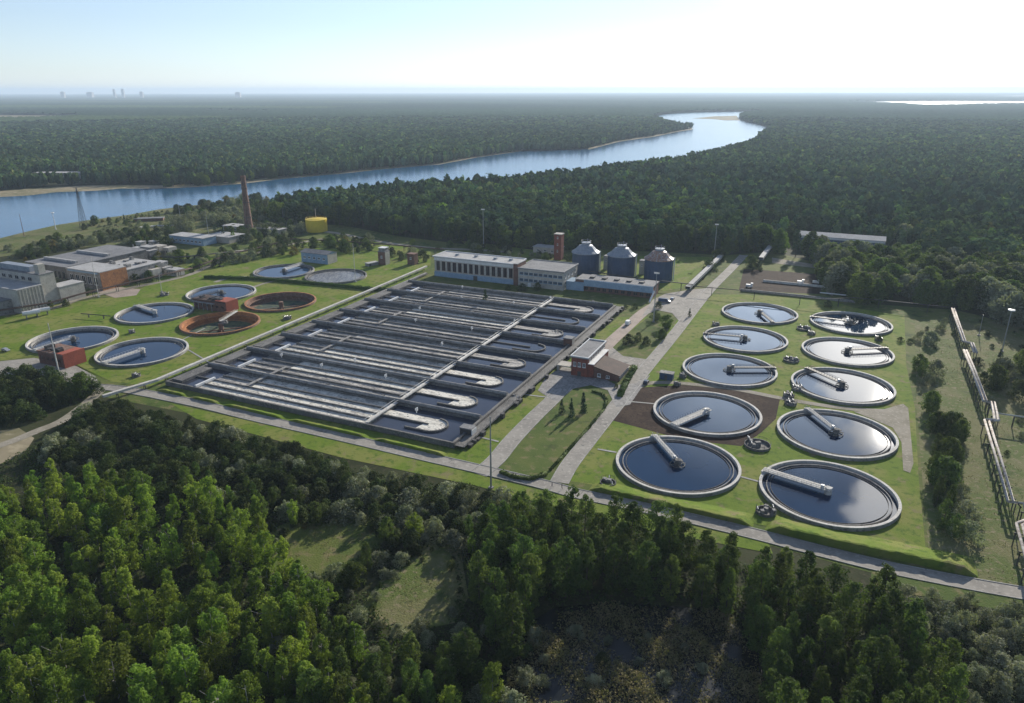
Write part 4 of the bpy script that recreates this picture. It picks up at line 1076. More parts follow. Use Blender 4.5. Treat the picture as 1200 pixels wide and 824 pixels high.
# container, tanks, vehicles
t = thing('storage_container', 'dark blue container with grey lid beside the main road and the crossing path', 'container', at(781, 445), WZ)
w = MB().box(-2.9, 2.9, -1.6, 1.6, .2, 3.2)
for i in range(14): w.box(-2.7 + i * .4, -2.5 + i * .4, -1.66, -1.6, .4, 3.0)
w.build('container_wall', M['darkblue'], t); MB().box(-3.1, 3.1, -1.8, 1.8, 3.203, 3.4).build('container_roof', M['concm'], t); door(t, -.6, -1.66, 1.2, 2.2, 'dsteel', z=.3)
for k, (px, py, lab) in enumerate([(38, 371, 'left of two white horizontal storage tanks by the gravel path'), (50, 368, 'right of two white horizontal storage tanks by the gravel path')]):
    t = thing('storage_tank', lab, 'storage tank', at(px, py), R(40), 'white horizontal storage tanks')
    MB().tube([(-4.2, 0, 3.2), (-3.9, 0, 3.2), (3.9, 0, 3.2), (4.2, 0, 3.2)], 1.2, 14).build('tank_body', M['white'], t)
    for x in (-2.6, 2.6): MB().box(x - .2, x + .2, -1, 1, 0, 2.1).build('saddle', M['concm'], t)
def car(px, py, rz, label, m, van=False, name='parked_car', cat='car', group=None, L=4.4):
    t = thing(name, label, cat, (*at(px, py), .18), rz, group)
    h = 2.2 if van else 1.0
    prof = [(-L / 2, .35), (-L / 2, h * .8 if van else .85), (-L / 2 + .2, h + (.2 if van else .0)), (L * .18 if van else -L * .22, h + .2 if van else 1.0), (L * .3, h * .62 if van else .98), (L / 2 - .1, .9), (L / 2, .6), (L / 2, .35)]
    if not van: prof = [(-L / 2, .35), (-L / 2, .9), (-L * .4, 1.0), (-L * .3, 1.42), (L * .08, 1.45), (L * .24, .98), (L / 2 - .15, .85), (L / 2, .6), (L / 2, .35)]
    n = len(prof); w = .88 if not van else 1.0
    MB().add([(x, -w, z) for x, z in prof] + [(x, w, z) for x, z in prof], [tuple(range(n)), tuple(range(2 * n - 1, n - 1, -1))] + [(i, n + i, n + (i + 1) % n, (i + 1) % n) for i in range(n)]).build('body', m, t)
    gb = MB()
    if van: gb.box(L * .02, L * .2, -w - .02, w + .02, 1.3, 1.9)
    else: gb.box(-L * .27, L * .06, -w - .02, w + .02, 1.02, 1.36)
    gb.build('side_window', M['glass'], t)
    for x in (-L * .32, L * .32):
        for y in (-w, w):
            MB().tube([(x, y - .1, .33), (x, y + .1, .33)], .33, 12).build('wheel', M['black'], t)
    for y in (-.6, .6): MB().box(L / 2, L / 2 + .03, y - .15, y + .15, .62, .8).build('headlight', M['white'], t)
    return t
car(779, 355, WZ, 'dark blue delivery truck with pale roof parked in the yard by the blue workshop', M['darkblue'], True, 'parked_van', 'van', L=7.5)
car(757, 450, PA, 'dark car parked beside the blue container at the road crossing', M['carpaint'])
car(788, 352, PA, 'grey car parked right of the dark blue truck', M['steel'])
car(736, 381, PA, 'small white van parked on the brick path by the island lawn', M['white'], True, 'parked_van', 'van', L=5)
car(7, 410, WZ, 'silver car parked near the leftmost tank', M['steel'])

# ------------------------------------------------------------------ light masts and pylons
def mast(px, py, top, label, head='flood', name='light_mast', r=.35, m='steel'):
    c = at(px, py)
    zs = np.linspace(3, 70, 1400)
    cp, sp = math.cos(PITCH), math.sin(PITCH)
    yy = 412 - FPX * (c[1] * sp + (zs - CAM_H) * cp) / (c[1] * cp - (zs - CAM_H) * sp)
    h = float(zs[np.argmin(abs(yy - top))])
    t = thing(name, label, 'light mast', c, WZ, 'tall light masts')
    MB().tube([(0, 0, 0), (0, 0, h)], r, 8, r * .45).build('pole', M[m], t)
    MB().box(-.7, .7, -.7, .7, 0, .5).build('footing', M['concm'], t)
    if head == 'flood':
        MB().box(-1.4, 1.4, -.5, .5, h - .1, h + .12).build('platform', M[m], t)
        for i in range(4): MB().box(-1.3 + i * .75, -.8 + i * .75, -.75, -.3, h + .15, h + .8).build('floodlight', M['white'], t)
    elif head == 'disc':
        MB().lathe([(.3, h - .2), (1.5, h), (1.5, h + .5), (.3, h + .7)], 14).build('lamp_head', M['white'], t)
    return t
mast(575, 572, 488, 'tall grey mast on the verge of the front road, in front of the side road', 'none')
mast(71, 444, 378, 'tall pale mast beside the lower red ended pump house', 'none', m='conc')
mast(766, 378, 321, 'tall mast with floodlights on the island lawn by the blue workshop', 'flood')
mast(837, 302, 264, 'tall mast with floodlights at the forest edge right of the silos', 'flood')
mast(567, 290, 246, 'tall mast with floodlights in front of the forest behind the white hall', 'flood')
mast(1174, 414, 365, 'mast with a bright round lamp head in the dry grass at far right', 'disc')
mast(417, 330, 285, 'slim mast by the scum covered far round tank', 'none', r=.25, m='conc')
mast(116, 347, 300, 'slim mast in front of the orange brick end wall', 'none', r=.22, m='conc')
mast(190, 341, 318, 'small lamp pole by the pipe rack path', 'none', r=.2, m='conc')
mast(66, 268, 249, 'white floodlight mast on the near river bank', 'disc', r=.4, m='white')
mast(29, 276, 250, 'rusty mast at the left river bank', 'none', r=.3, m='rust')
mast(213, 262, 236, 'thin mast left of the chimney on the river bank', 'none', r=.25)
mast(245, 275, 248, 'thin mast before the dark poplars by the chimney', 'none', r=.25)
mast(333, 262, 244, 'thin mast between the chimney and yellow tank', 'none', r=.25)
mast(1147, 395, 370, 'short mast beside the far stretch of elevated pipe', 'none', r=.25)
c = at(99, 266)
t = thing('lattice_pylon', 'dark steel lattice pylon standing at the river bank', 'pylon', c)
b = MB(); H_ = 34
lv = [i * H_ / 9 for i in range(10)]
hw = lambda z: 2.6 - 2.2 * z / H_
for sx, sy in ((-1, -1), (1, -1), (1, 1), (-1, 1)): b.tube([(sx * hw(0), sy * hw(0), 0), (sx * hw(H_), sy * hw(H_), H_)], .16, 4)
for i in range(9):
    z0, z1 = lv[i], lv[i + 1]
    for (ax, ay), (bx, by) in (((-1, -1), (1, -1)), ((1, -1), (1, 1)), ((1, 1), (-1, 1)), ((-1, 1), (-1, -1))):
        b.tube([(ax * hw(z0), ay * hw(z0), z0), (bx * hw(z1), by * hw(z1), z1)], .09, 4)
        b.tube([(bx * hw(z0), by * hw(z0), z0), (ax * hw(z1), ay * hw(z1), z1)], .09, 4)
b.build('lattice_frame', M['dsteel'], t)
MB().box(-1.2, 1.2, -1.2, 1.2, H_, H_ + .4).build('top_platform', M['dsteel'], t)
MB().box(-.4, .4, -.4, .4, H_ + .4, H_ + 3).build('antenna', M['dsteel'], t)

# ------------------------------------------------------------------ two people walking on the front road
def person(px, py, rz, label, jacket, stride):
    P = {'pel': (0, 0, .95), 'sp': (0, 0, 1.15), 'ch': (.02, 0, 1.38), 'nk': (.03, 0, 1.5), 'hd': (.06, 0, 1.62), 'ht': (.06, 0, 1.74),
         'hl': (0, .1, .9), 'kl': (.18 * stride, .11, .5), 'al': (.3 * stride, .11, .08), 'tl': (.46 * stride, .11, .04),
         'hr': (0, -.1, .9), 'kr': (-.05 * stride, -.11, .5), 'ar': (-.32 * stride, -.11, .1), 'tr': (-.2 * stride, -.11, .04),
         'sl': (.02, .19, 1.42), 'el': (-.1 * stride, .25, 1.15), 'wl': (.06, .25, .92), 'fl': (.1, .25, .82),
         'sr': (.02, -.19, 1.42), 'er': (.08 * stride, -.25, 1.15), 'wr': (.22, -.24, .95), 'fr': (.27, -.24, .86)}
    E_ = ['pel sp', 'sp ch', 'ch nk', 'nk hd', 'hd ht', 'pel hl', 'hl kl', 'kl al', 'al tl', 'pel hr', 'hr kr', 'kr ar', 'ar tr', 'ch sl', 'sl el', 'el wl', 'wl fl', 'ch sr', 'sr er', 'er wr', 'wr fr']
    Rr = {'pel': .15, 'sp': .14, 'ch': .16, 'nk': .06, 'hd': .095, 'ht': .08, 'hl': .095, 'kl': .065, 'al': .045, 'tl': .04, 'hr': .095, 'kr': .065, 'ar': .045, 'tr': .04,
          'sl': .07, 'el': .045, 'wl': .033, 'fl': .035, 'sr': .07, 'er': .045, 'wr': .033, 'fr': .035}
    ks = list(P); me = bpy.data.meshes.new('person_skeleton')
    me.from_pydata([P[k] for k in ks], [tuple(ks.index(x) for x in e.split()) for e in E_], [])
    o = bpy.data.objects.new('person_tmp', me); col.objects.link(o)
    md = o.modifiers.new('skin', 'SKIN'); md.use_smooth_shade = True
    for i, k in enumerate(ks):
        sv = me.skin_vertices[0].data[i]; sv.radius = (Rr[k], Rr[k]); sv.use_root = (k == 'pel')
    sb = o.modifiers.new('sub', 'SUBSURF'); sb.levels = sb.render_levels = 1
    dg = bpy.context.evaluated_depsgraph_get()
    me2 = bpy.data.meshes.new_from_object(o.evaluated_get(dg))
    bpy.data.objects.remove(o)
    me2.materials.clear()
    for m in (M['skin'], jacket, M['jeans'], M['hair'], M['black']): me2.materials.append(m)
    for p in me2.polygons:
        x, y, z = p.center
        p.material_index = 4 if z < .1 else 2 if z < .93 and abs(y) < .2 else 0 if z < .92 else 1 if z < 1.49 else (3 if z > 1.68 or (x < .03 and z > 1.55) else 0)
    ob = bpy.data.objects.new('person', me2); col.objects.link(ob)
    ob.location = (*at(px, py), .15); ob.rotation_euler = (0, 0, rz)
    tag(ob, label, 'person', 'people walking on the front road')
person(646.5, 571.5, R(155), 'left of two people in dark clothes walking on the front road junction', M['jacket1'], 1)
person(658, 573.5, R(150), 'right of two people in grey jacket on the front road junction', M['jacket2'], -1)

# ------------------------------------------------------------------ far city
rr = random.Random(5)
def far_tower(px, h, w, label, D=14000.0, m='city'):
    x = (px - 600) / FPX * D * 1.0
    t = thing('apartment_tower', label, 'apartment tower', (x, D * .94, 0), 0, 'far city towers on the horizon')
    MB().box(-w / 2, w / 2, 0, w * .8, 0, h).build('wall', M[m], t); MB().box(-w / 4, w / 4, w * .2, w * .6, h, h + 6).build('roof_plant', M[m], t)
for px, h, w, lab in [(19, 140, 30, 'low tower left of the twin city towers on the left horizon'), (25, 172, 44, 'left of the tall twin towers on the left horizon'), (35, 172, 44, 'right of the tall twin towers on the left horizon'),
                      (187, 148, 34, 'left of two blocky towers on the horizon above the river'), (196, 152, 40, 'right of two blocky towers on the horizon above the river'),
                      (133, 108, 60, 'low wide pale block on the hazy horizon left of the paired towers'), (161, 100, 90, 'very low wide block on the hazy horizon near the paired towers'),
                      (55, 102, 70, 'low wide pale block on the horizon right of the twin towers'), (215, 106, 50, 'low slab right of the blocky towers on the horizon'), (315, 96, 80, 'lone low pale slab on the horizon above the chimney')]:
    far_tower(px, h, w, lab)

# ------------------------------------------------------------------ vegetation
def leaf_quads(r_, centres, radii, per, size, up=0.35, flat=1.0):
    """small leaf-sized quads spread through clumps: vertices and faces"""
    n = len(centres) * per
    c = np.repeat(centres, per, 0); rad = np.repeat(radii, per)
    d = r_.normal(size=(n, 3)); d /= np.linalg.norm(d, axis=1)[:, None]
    rr_ = rad * r_.uniform(.35, 1.0, n) ** .5
    p = c + d * rr_[:, None] * np.array([1, 1, flat])
    nn = d * .9 + r_.normal(size=(n, 3)) * .55 + np.array([0, 0, up]); nn /= np.linalg.norm(nn, axis=1)[:, None]
    a = np.cross(nn, r_.normal(size=(n, 3))); a /= np.linalg.norm(a, axis=1)[:, None]
    b = np.cross(nn, a)
    s = size * r_.uniform(.6, 1.3, n)[:, None]
    V = np.stack([p - a * s * .5, p - b * s * .4 + a * s * .1, p + a * s * .55, p + b * s * .4 - a * s * .05], 1).reshape(-1, 3)
    return V, np.arange(4 * n).reshape(-1, 4)

def crown_mesh(name, V, F, m):
    o = bulk(name, V, F, m); me = o.data; bpy.data.objects.remove(o); return me

def trunk_mesh(name, r_, h, rad, m, limbs=5):
    b = MB()
    pts = [(0, 0, 0)]
    x = y = 0.0
    for i in range(1, 6):
        x += r_.normal() * .03 * h / 5; y += r_.normal() * .03 * h / 5
        pts.append((x, y, h * i / 5))
    b.tube(pts, rad, 7, rad * .25)
    for i in range(limbs):
        k = int(r_.integers(2, 5)); p = Vector(pts[k]); a = r_.uniform(0, 6.28); L = h * r_.uniform(.14, .26)
        b.tube([p, p + Vector((math.cos(a) * L * .6, math.sin(a) * L * .6, L * .35)), p + Vector((math.cos(a) * L, math.sin(a) * L, L * .8))], rad * .35, 5, rad * .1)
    o = b.build(name, m); me = o.data; bpy.data.objects.remove(o); return me

PROTO = {}
def protos(kind, n, H, Rr, shape, m, bark, nclump, per, size, base=.15, crad=(.16, .3), up=.35):
    out = []
    for i in range(n):
        r_ = np.random.default_rng(hash_(kind) + i)
        t = r_.uniform(0, 1, nclump)
        prof = shape(t)
        a = r_.uniform(0, 2 * math.pi, nclump)
        lobe = 1 + .28 * np.sin(a * 2 + r_.uniform(0, 6)) + .15 * np.sin(a * 3 + r_.uniform(0, 6))
        q = r_.uniform(.25, 1.0, nclump) ** .6
        rad = Rr * r_.uniform(*crad, nclump) * (.6 + .6 * prof)
        x = Rr * prof * q * lobe * np.cos(a) * .82; y = Rr * prof * q * lobe * np.sin(a) * .82
        z = H * (base + (1 - base) * t) - rad * .6
        # random bites so the outline is uneven
        keep = r_.uniform(0, 1, nclump) > .12
        V, F = leaf_quads(r_, np.stack([x, y, z], 1)[keep], rad[keep], per, size, up)
        V[:, 2] = np.maximum(V[:, 2], .05)
        out.append((crown_mesh('crown', V, F, M[m]), trunk_mesh('trunk', r_, H * .9, max(.09, H * .013), M[bark]) if bark else None))
    PROTO[kind] = (out, H)
def hash_(s): return sum(ord(c) * (i + 3) for i, c in enumerate(s)) * 13

sh_birch = lambda t: np.clip(np.sin(math.pi * np.clip(t * .86 + .08, 0, 1)), 0, 1) ** .6 * (1 - .22 * t)
sh_round = lambda t: np.sqrt(np.clip(1 - (2 * t - .95) ** 2 * .93, .02, 1))
sh_dome = lambda t: np.sqrt(np.clip(1 - t ** 2 * .96, .02, 1))
sh_cone = lambda t: np.clip(1.02 - t, .03, 1)
sh_pine = lambda t: np.sqrt(np.clip(1 - (1.7 * t - .75) ** 2, .03, 1))
protos('birch', 7, 13.0, 2.9, lambda t: sh_birch(t) * (1.0 + .25 * np.sin(t * 7)), 'birch', 'birchbark', 90, 52, .38, base=.08, crad=(.16, .34))
_b = PROTO['birch'][0]
protos('birch', 5, 13.0, 3.6, sh_round, 'birch', 'birchbark', 100, 52, .38, base=.12, crad=(.14, .28))
PROTO['birch'] = (_b + PROTO['birch'][0], 13.0)
protos('aspen', 6, 17.0, 3.6, sh_birch, 'aspen', 'bark', 115, 50, .42, base=.08, crad=(.14, .32))
_b = PROTO['aspen'][0]
protos('aspen', 4, 17.0, 4.4, sh_round, 'aspen', 'bark', 120, 50, .42, base=.10, crad=(.14, .28))
PROTO['aspen'] = (_b + PROTO['aspen'][0], 17.0)
protos('willow', 6, 4.6, 3.4, sh_dome, 'willow', None, 60, 44, .32, base=.05, crad=(.16, .32))
protos('dark', 6, 5.2, 3.3, sh_dome, 'dark', None, 60, 44, .34, base=.05, crad=(.16, .32))
protos('round', 5, 14.0, 6.6, sh_round, 'aspen', 'bark', 120, 36, .80, base=.08, crad=(.16, .28))
protos('greyround', 3, 12.0, 6.4, sh_round, 'willow', 'bark', 110, 36, .75, base=.06, crad=(.16, .28))
protos('pine', 5, 19.0, 3.4, sh_pine, 'needle', 'bark', 46, 26, .95, base=.35, crad=(.22, .36))
protos('spruce', 4, 8.0, 1.8, sh_cone, 'needle', 'bark', 70, 26, .36, base=.04, crad=(.2, .34), up=.1)
protos('autumn', 2, 6.0, 3.6, sh_dome, 'autumn', 'bark', 46, 30, .5, base=.05, crad=(.2, .36))
protos('poplar', 2, 13.0, 1.9, sh_birch, 'needle', 'bark', 60, 26, .5, base=.05)

CNT = {}
def rel(px, py, pts):
    a0, a1 = min(p[0] for p in pts), max(p[0] for p in pts); b0, b1 = min(p[1] for p in pts), max(p[1] for p in pts)
    u = (px - a0) / (a1 - a0); v = (py - b0) / (b1 - b0)
    return ', ' + ['leftmost part', 'left part', 'middle', 'right part', 'rightmost part'][max(0, min(4, int(u * 5)))] + [' far side', '', ' near side'][max(0, min(2, int(v * 3)))]
def size_word(h, a, b): return 'small' if h < a else 'tall' if h > b else 'middle sized'
def place(px, py):
    c = int(max(0, min(1199, px)) // 75); r__ = int(max(0, min(900, py - 440)) // 45)
    xs_ = ['at the left edge', 'by the left edge', 'left of the dirt track end', 'below the leftmost tanks', 'below the white pipeline', 'below the left basins', 'below the middle basins', 'below the long hedge', 'below the basin corner',
           'below the tall mast', 'below the two people', 'below the nearest left tank', 'below the soil plot', 'below the nearest right tank', 'below the tree belt', 'at the right edge']
    ys_ = ['by the road', 'near the road', 'a third down', 'halfway down', 'below halfway', 'well down', 'close to the bottom', 'near the bottom', 'at the bottom', 'cut at the bottom', 'cut at the bottom']
    return ', ' + xs_[c] + ', ' + ys_[r__]
def plant_one(kind, name, x, y, h, label, cat, group=None, z=0.0, r_=random):
    lst, H0 = PROTO[kind]
    cm, tm = lst[r_.randrange(len(lst))]
    s = h / H0; sx = s * r_.uniform(.85, 1.18)
    if tm is None:
        o = bpy.data.objects.new(name, cm); col.objects.link(o)
        o.location = (x, y, z); o.rotation_euler = (0, 0, r_.uniform(0, 6.28)); o.scale = (sx, sx * r_.uniform(.85, 1.15), s)
        tag(o, label, cat, group)
    else:
        o = thing(name, label, cat, (x, y, z), r_.uniform(0, 6.28), group); o.scale = (sx, sx, s)
        for nm, me in (('trunk', tm), ('crown', cm)):
            c = bpy.data.objects.new(nm, me); col.objects.link(c); c.parent = o
    CNT[name] = CNT.get(name, 0) + 1
    return o

def poisson(poly, dmin, r_, limit=5000, excl=()):
    xs = [p[0] for p in poly]; ys = [p[1] for p in poly]
    x0, x1, y0, y1 = min(xs), max(xs), min(ys), max(ys)
    n = int((x1 - x0) * (y1 - y0) / dmin ** 2 * 6)
    cx = r_.uniform(x0, x1, n); cy_ = r_.uniform(y0, y1, n)
    ok = in_poly(cx, cy_, poly)
    for e_ in excl: ok &= ~in_poly(cx, cy_, e_)
    cell = {}; out = []
    for x, y in zip(cx[ok], cy_[ok]):
        k = (int(x // dmin), int(y // dmin)); bad = False
        for i in (-1, 0, 1):
            for j in (-1, 0, 1):
                for (a, b) in cell.get((k[0] + i, k[1] + j), ()):
                    if (a - x) ** 2 + (b - y) ** 2 < dmin * dmin: bad = True
        if not bad: cell.setdefault(k, []).append((x, y)); out.append((float(x), float(y)))
        if len(out) >= limit: break
    return out

TREES = []      # other trees and shrubs, joined into masses of stuff
r1 = np.random.default_rng(5); pr = random.Random(77)
CL1 = pxpoly([(310, 648), (340, 622), (395, 610), (440, 618), (445, 632), (415, 655), (375, 672), (325, 668)])
CL2 = pxpoly([(428, 712), (450, 682), (482, 660), (518, 622), (535, 625), (530, 655), (538, 695), (522, 722), (470, 734)])
BOG = pxpoly([(625, 738), (655, 720), (720, 712), (800, 715), (850, 722), (885, 770), (900, 860), (580, 880), (590, 800)])
TRACK = pxpoly([(118, 462), (60, 505), (0, 545), (-80, 560), (-80, 500), (0, 498), (50, 488), (100, 462)])
GAP1 = pxpoly([(40, 560), (90, 545), (150, 528), (190, 522), (180, 535), (110, 552), (60, 572)])

# young birches lower left
BIR = pxpoly([(-140, 640), (40, 585), (110, 572), (200, 600), (310, 612), (320, 670), (400, 720), (430, 800), (440, 1060), (-300, 1060)])
pts = poisson(BIR, 4.6, r1, 4000, (CL1, CL2))
pts.sort(key=lambda p: p[0] ** 2 + p[1] ** 2)
def projpx(x, y, z=0.0):
    cp, sp = math.cos(PITCH), math.sin(PITCH); Z = z - CAM_H
    d = y * cp - Z * sp
    return 600 + FPX * x / d, 412 - FPX * (y * sp + Z * cp) / d
pts = [p for p in pts if math.sin(p[0] * .23 + 1) * math.sin(p[1] * .19) + .5 * math.sin(p[0] * .61 + p[1] * .43) > -.72]
pts = [p for p in pts if -25 < projpx(*p, 8)[0] < 1225 and projpx(*p, 13)[1] < 835]
k = 0
for x, y in pts:
    px, py = projpx(x, y)
    h = pr.uniform(7.5, 14.5)
    if k < 290:
        side = 'in the birch stand'
        plant_one('birch', 'birch_tree', x, y, h, size_word(h, 9.8, 12.6) + ' yellow green birch' + place(px, py), 'birch tree', 'young birches in the lower left stand', r_=pr)
        k += 1
    else: TREES.append(('birch', x, y, h))
# dark tall aspens through the middle
ASP = pxpoly([(560, 640), (640, 618), (760, 648), (880, 680), (980, 706), (1060, 745), (1110, 800), (1110, 900), (1000, 960), (905, 900), (870, 745), (800, 708), (720, 700), (640, 712), (600, 780), (560, 760)])
ASP2 = pxpoly([(340, 760), (420, 770), (560, 790), (600, 860), (600, 1060), (340, 1060)])
ASP3 = pxpoly([(215, 560), (330, 590), (430, 625), (560, 625), (600, 600), (640, 612), (560, 650), (460, 640), (300, 610), (200, 590)])
asp = [(p, 17) for p in poisson(ASP, 4.9, r1, 900)] + [(p, 12) for p in poisson(ASP2, 5.0, r1, 900)] + [(p, 9.5) for p in poisson(ASP3, 5.6, r1, 900, (CL1, CL2))]
asp = [(p, h) for p, h in asp if projpx(*p, h * .9)[1] < 840]
asp.sort(key=lambda q: q[0][0] ** 2 + q[0][1] ** 2)
for i, ((x, y), h0) in enumerate(asp):
    px, py = projpx(x, y)
    h = h0 * pr.uniform(.72, 1.08)
    side = 'near the pool' if px > 600 else 'by the clearings'
    kind = 'birch' if (pr.random() < .30 and h0 < 16) else 'aspen'
    if i < 290: plant_one(kind, 'aspen_tree', x, y, h, size_word(h, 10, 14.5) + ' dark green aspen' + place(px, py), 'aspen tree', 'aspens of the dense belt', r_=pr)
    else: TREES.append((kind, x, y, h))
# dark shrubs below the front road
DSH = pxpoly([(95, 492), (125, 476), (180, 488), (300, 518), (450, 560), (580, 592), (660, 612), (640, 640), (560, 650), (480, 655), (440, 625), (330, 608), (260, 596), (200, 586), (120, 560), (60, 560), (60, 520)])
dsh = poisson(DSH, 3.9, r1, 1500, (CL1, CL2, TRACK, GAP1))
dsh.sort(key=lambda q: q[0] ** 2 + q[1] ** 2)
for i, (x, y) in enumerate(dsh):
    px, py = projpx(x, y); kd = 'willow' if pr.random() < (.12 if px < 400 else .35) else 'dark'
    h = pr.uniform(3.2, 6.8)
    side = 'in the belt'
    if kd == 'dark' and CNT.get('dark_shrub', 0) < 260: plant_one(kd, 'dark_shrub', x, y, h, size_word(h, 4.3, 5.8) + ' dark green shrub' + place(px, py), 'shrub', 'dark shrubs below the front road', r_=pr)
    elif kd == 'willow': plant_one(kd, 'willow_shrub', x, y, h, size_word(h, 4.3, 5.8) + ' grey green willow bush' + place(px, py), 'willow bush', 'willow bushes below the front road', r_=pr)
    else: TREES.append((kd, x, y, h))
# silvery willow bushes lower right, round the clearings and the pool
for poly, dm, hh, side, q in ((pxpoly([(1045, 698), (1120, 706), (1215, 728), (1240, 900), (1110, 900), (1105, 780), (1075, 745)]), 4.0, (2.6, 5.0), 'in the lower right corner', 1.0),
        (pxpoly([(300, 690), (410, 690), (430, 730), (560, 745), (600, 720), (640, 760), (590, 880), (420, 900), (330, 800)]), 4.6, (2.5, 4.6), 'around the lower clearing', .6),
        (pxpoly([(420, 660), (500, 600), (560, 600), (520, 650), (470, 690)]), 4.4, (2.5, 4.5), 'between the two clearings', .7),
        (pxpoly([(330, 675), (400, 668), (420, 700), (380, 715)]), 4.4, (3.5, 6), 'left of the lower clearing', .5),
        (pxpoly([(640, 745), (720, 738), (790, 748), (830, 790), (800, 870), (620, 870)]), 6.5, (1.8, 3.4), 'growing in the dark pool', .8),
        (pxpoly([(900, 700), (1000, 722), (1060, 760), (1100, 860), (900, 880)]), 9, (3, 5), 'among the tall trees at lower right', .8),
        (pxpoly([(45, 520), (90, 505), (130, 512), (120, 545), (60, 565)]), 4.6, (3, 5.5), 'beside the dirt track', .7)):
    for x, y in poisson(poly, dm, r1, 400, (CL1, CL2, TRACK)):
        kd = 'willow' if pr.random() < q else 'dark'; h = pr.uniform(*hh)
        n_ = 'willow_shrub' if kd == 'willow' else 'dark_shrub'; px, py = projpx(x, y)
        if CNT.get(n_, 0) < 290:
            plant_one(kd, n_, x, y, h, size_word(h, 3.2, 4.4) + (' silvery willow bush, ' if kd == 'willow' else ' dark leafy shrub, ') + place(px, py)[2:].replace('at the', 'at the'), 'willow bush' if kd == 'willow' else 'shrub', ('willow bushes ' if kd == 'willow' else 'dark shrubs ') + side, r_=pr)
        else: TREES.append((kd, x, y, h))
# shrub belt left of the road junction
for x, y in poisson(pxpoly([(-60, 446), (40, 442), (95, 452), (112, 462), (80, 486), (20, 500), (-60, 508)]), 5.0, r1, 200, (TRACK,)):
    h = pr.uniform(5, 8.5); px, py = projpx(x, y)
    plant_one('dark', 'dark_shrub', x, y, h, size_word(h, 6, 7.6) + ' big leafy shrub' + place(px, py), 'shrub', 'dark shrubs left of the road junction', r_=pr)
plant_one('round', 'broadleaf_tree', *at(98, 463), 10.5, 'rounded green tree at the left end of the front road', 'tree')
plant_one('willow', 'willow_shrub', *at(62, 530), 7.0, 'large grey green bush right beside the dirt track', 'willow bush')
plant_one('willow', 'willow_shrub', *at(100, 520), 6.0, 'pale rounded bush between dirt track and birches', 'willow bush')
# single trees in the clearing
plant_one('aspen', 'aspen_tree', *at(430, 668), 9, 'dark tree standing between the two clearings', 'aspen tree')
plant_one('round', 'broadleaf_tree', *at(412, 690), 8, 'dark rounded tree below the upper clearing', 'tree')

# trees in the plant
for (px, py, h, lab) in [(658, 484, 6.0, 'leftmost of three small spruces on the island lawn'), (669, 488, 7.6, 'middle of three small spruces on the island lawn'), (683, 483, 8.4, 'rightmost of three small spruces on the island lawn'),
                         (808, 372, 5.0, 'small spruce beside the main road below the parking yard'), (569, 357, 9.5, 'lone dark conifer against the front of the white hall')]:
    plant_one('spruce', 'spruce_tree', *at(px, py), h, lab, 'spruce tree', r_=pr)
for i, (px, py, h, kd, lab) in enumerate([(781, 385, 7.5, 'round', 'large dark rounded tree on the upper island lawn'), (775, 398, 5.5, 'round', 'dark tree in front of the large island lawn tree'), (736, 403, 5.0, 'dark', 'dark bush at the left of the upper island lawn'),
        (748, 400, 4.6, 'dark', 'second dark bush from left on the upper island lawn'), (757, 403, 4.0, 'dark', 'third low bush on the upper island lawn'), (768, 376, 5.0, 'dark', 'bush at the mast foot on the upper island lawn'),
        (727, 462, 2.4, 'dark', 'low bush at the lower end of the ramp hedge'), (733, 450, 2.4, 'dark', 'low bush in the middle of the ramp hedge'), (741, 438, 2.6, 'dark', 'low bush at the upper end of the ramp hedge'), (722, 455, 2.0, 'dark', 'small bush beside the concrete ramp'),
        (1030, 401, 2.8, 'dark', 'small round bush between the far right tanks'), (1055, 402, 2.6, 'dark', 'low spreading bush right of the far right tanks'), (1066, 403, 2.4, 'dark', 'second low bush right of the far right tanks'),
        (970, 361, 4.0, 'dark', 'small tree at the rim of the farthest right tank'),
        (672, 331, 4.0, 'dark', 'bush between the white hall and blue workshop'), (744, 362, 3.0, 'dark', 'low bush at the left end of the blue workshop yard'), (733, 362, 2.6, 'dark', 'low bush by the basin edge before the workshop'), (772, 362, 4.5, 'dark', 'dark bush right of the blue workshop ramp'),
        (630, 340, 5.0, 'dark', 'dark bush along the front of the hall stair tower'), (612, 341, 5.0, 'dark', 'dark bush left of the hall stair tower'), (596, 340, 4.0, 'dark', 'low bush before the middle of the white hall')]):
    n_ = 'broadleaf_tree' if kd == 'round' else 'dark_shrub'
    plant_one(kd, n_, *at(px, py), h, lab, 'tree' if kd == 'round' else 'shrub', r_=pr)
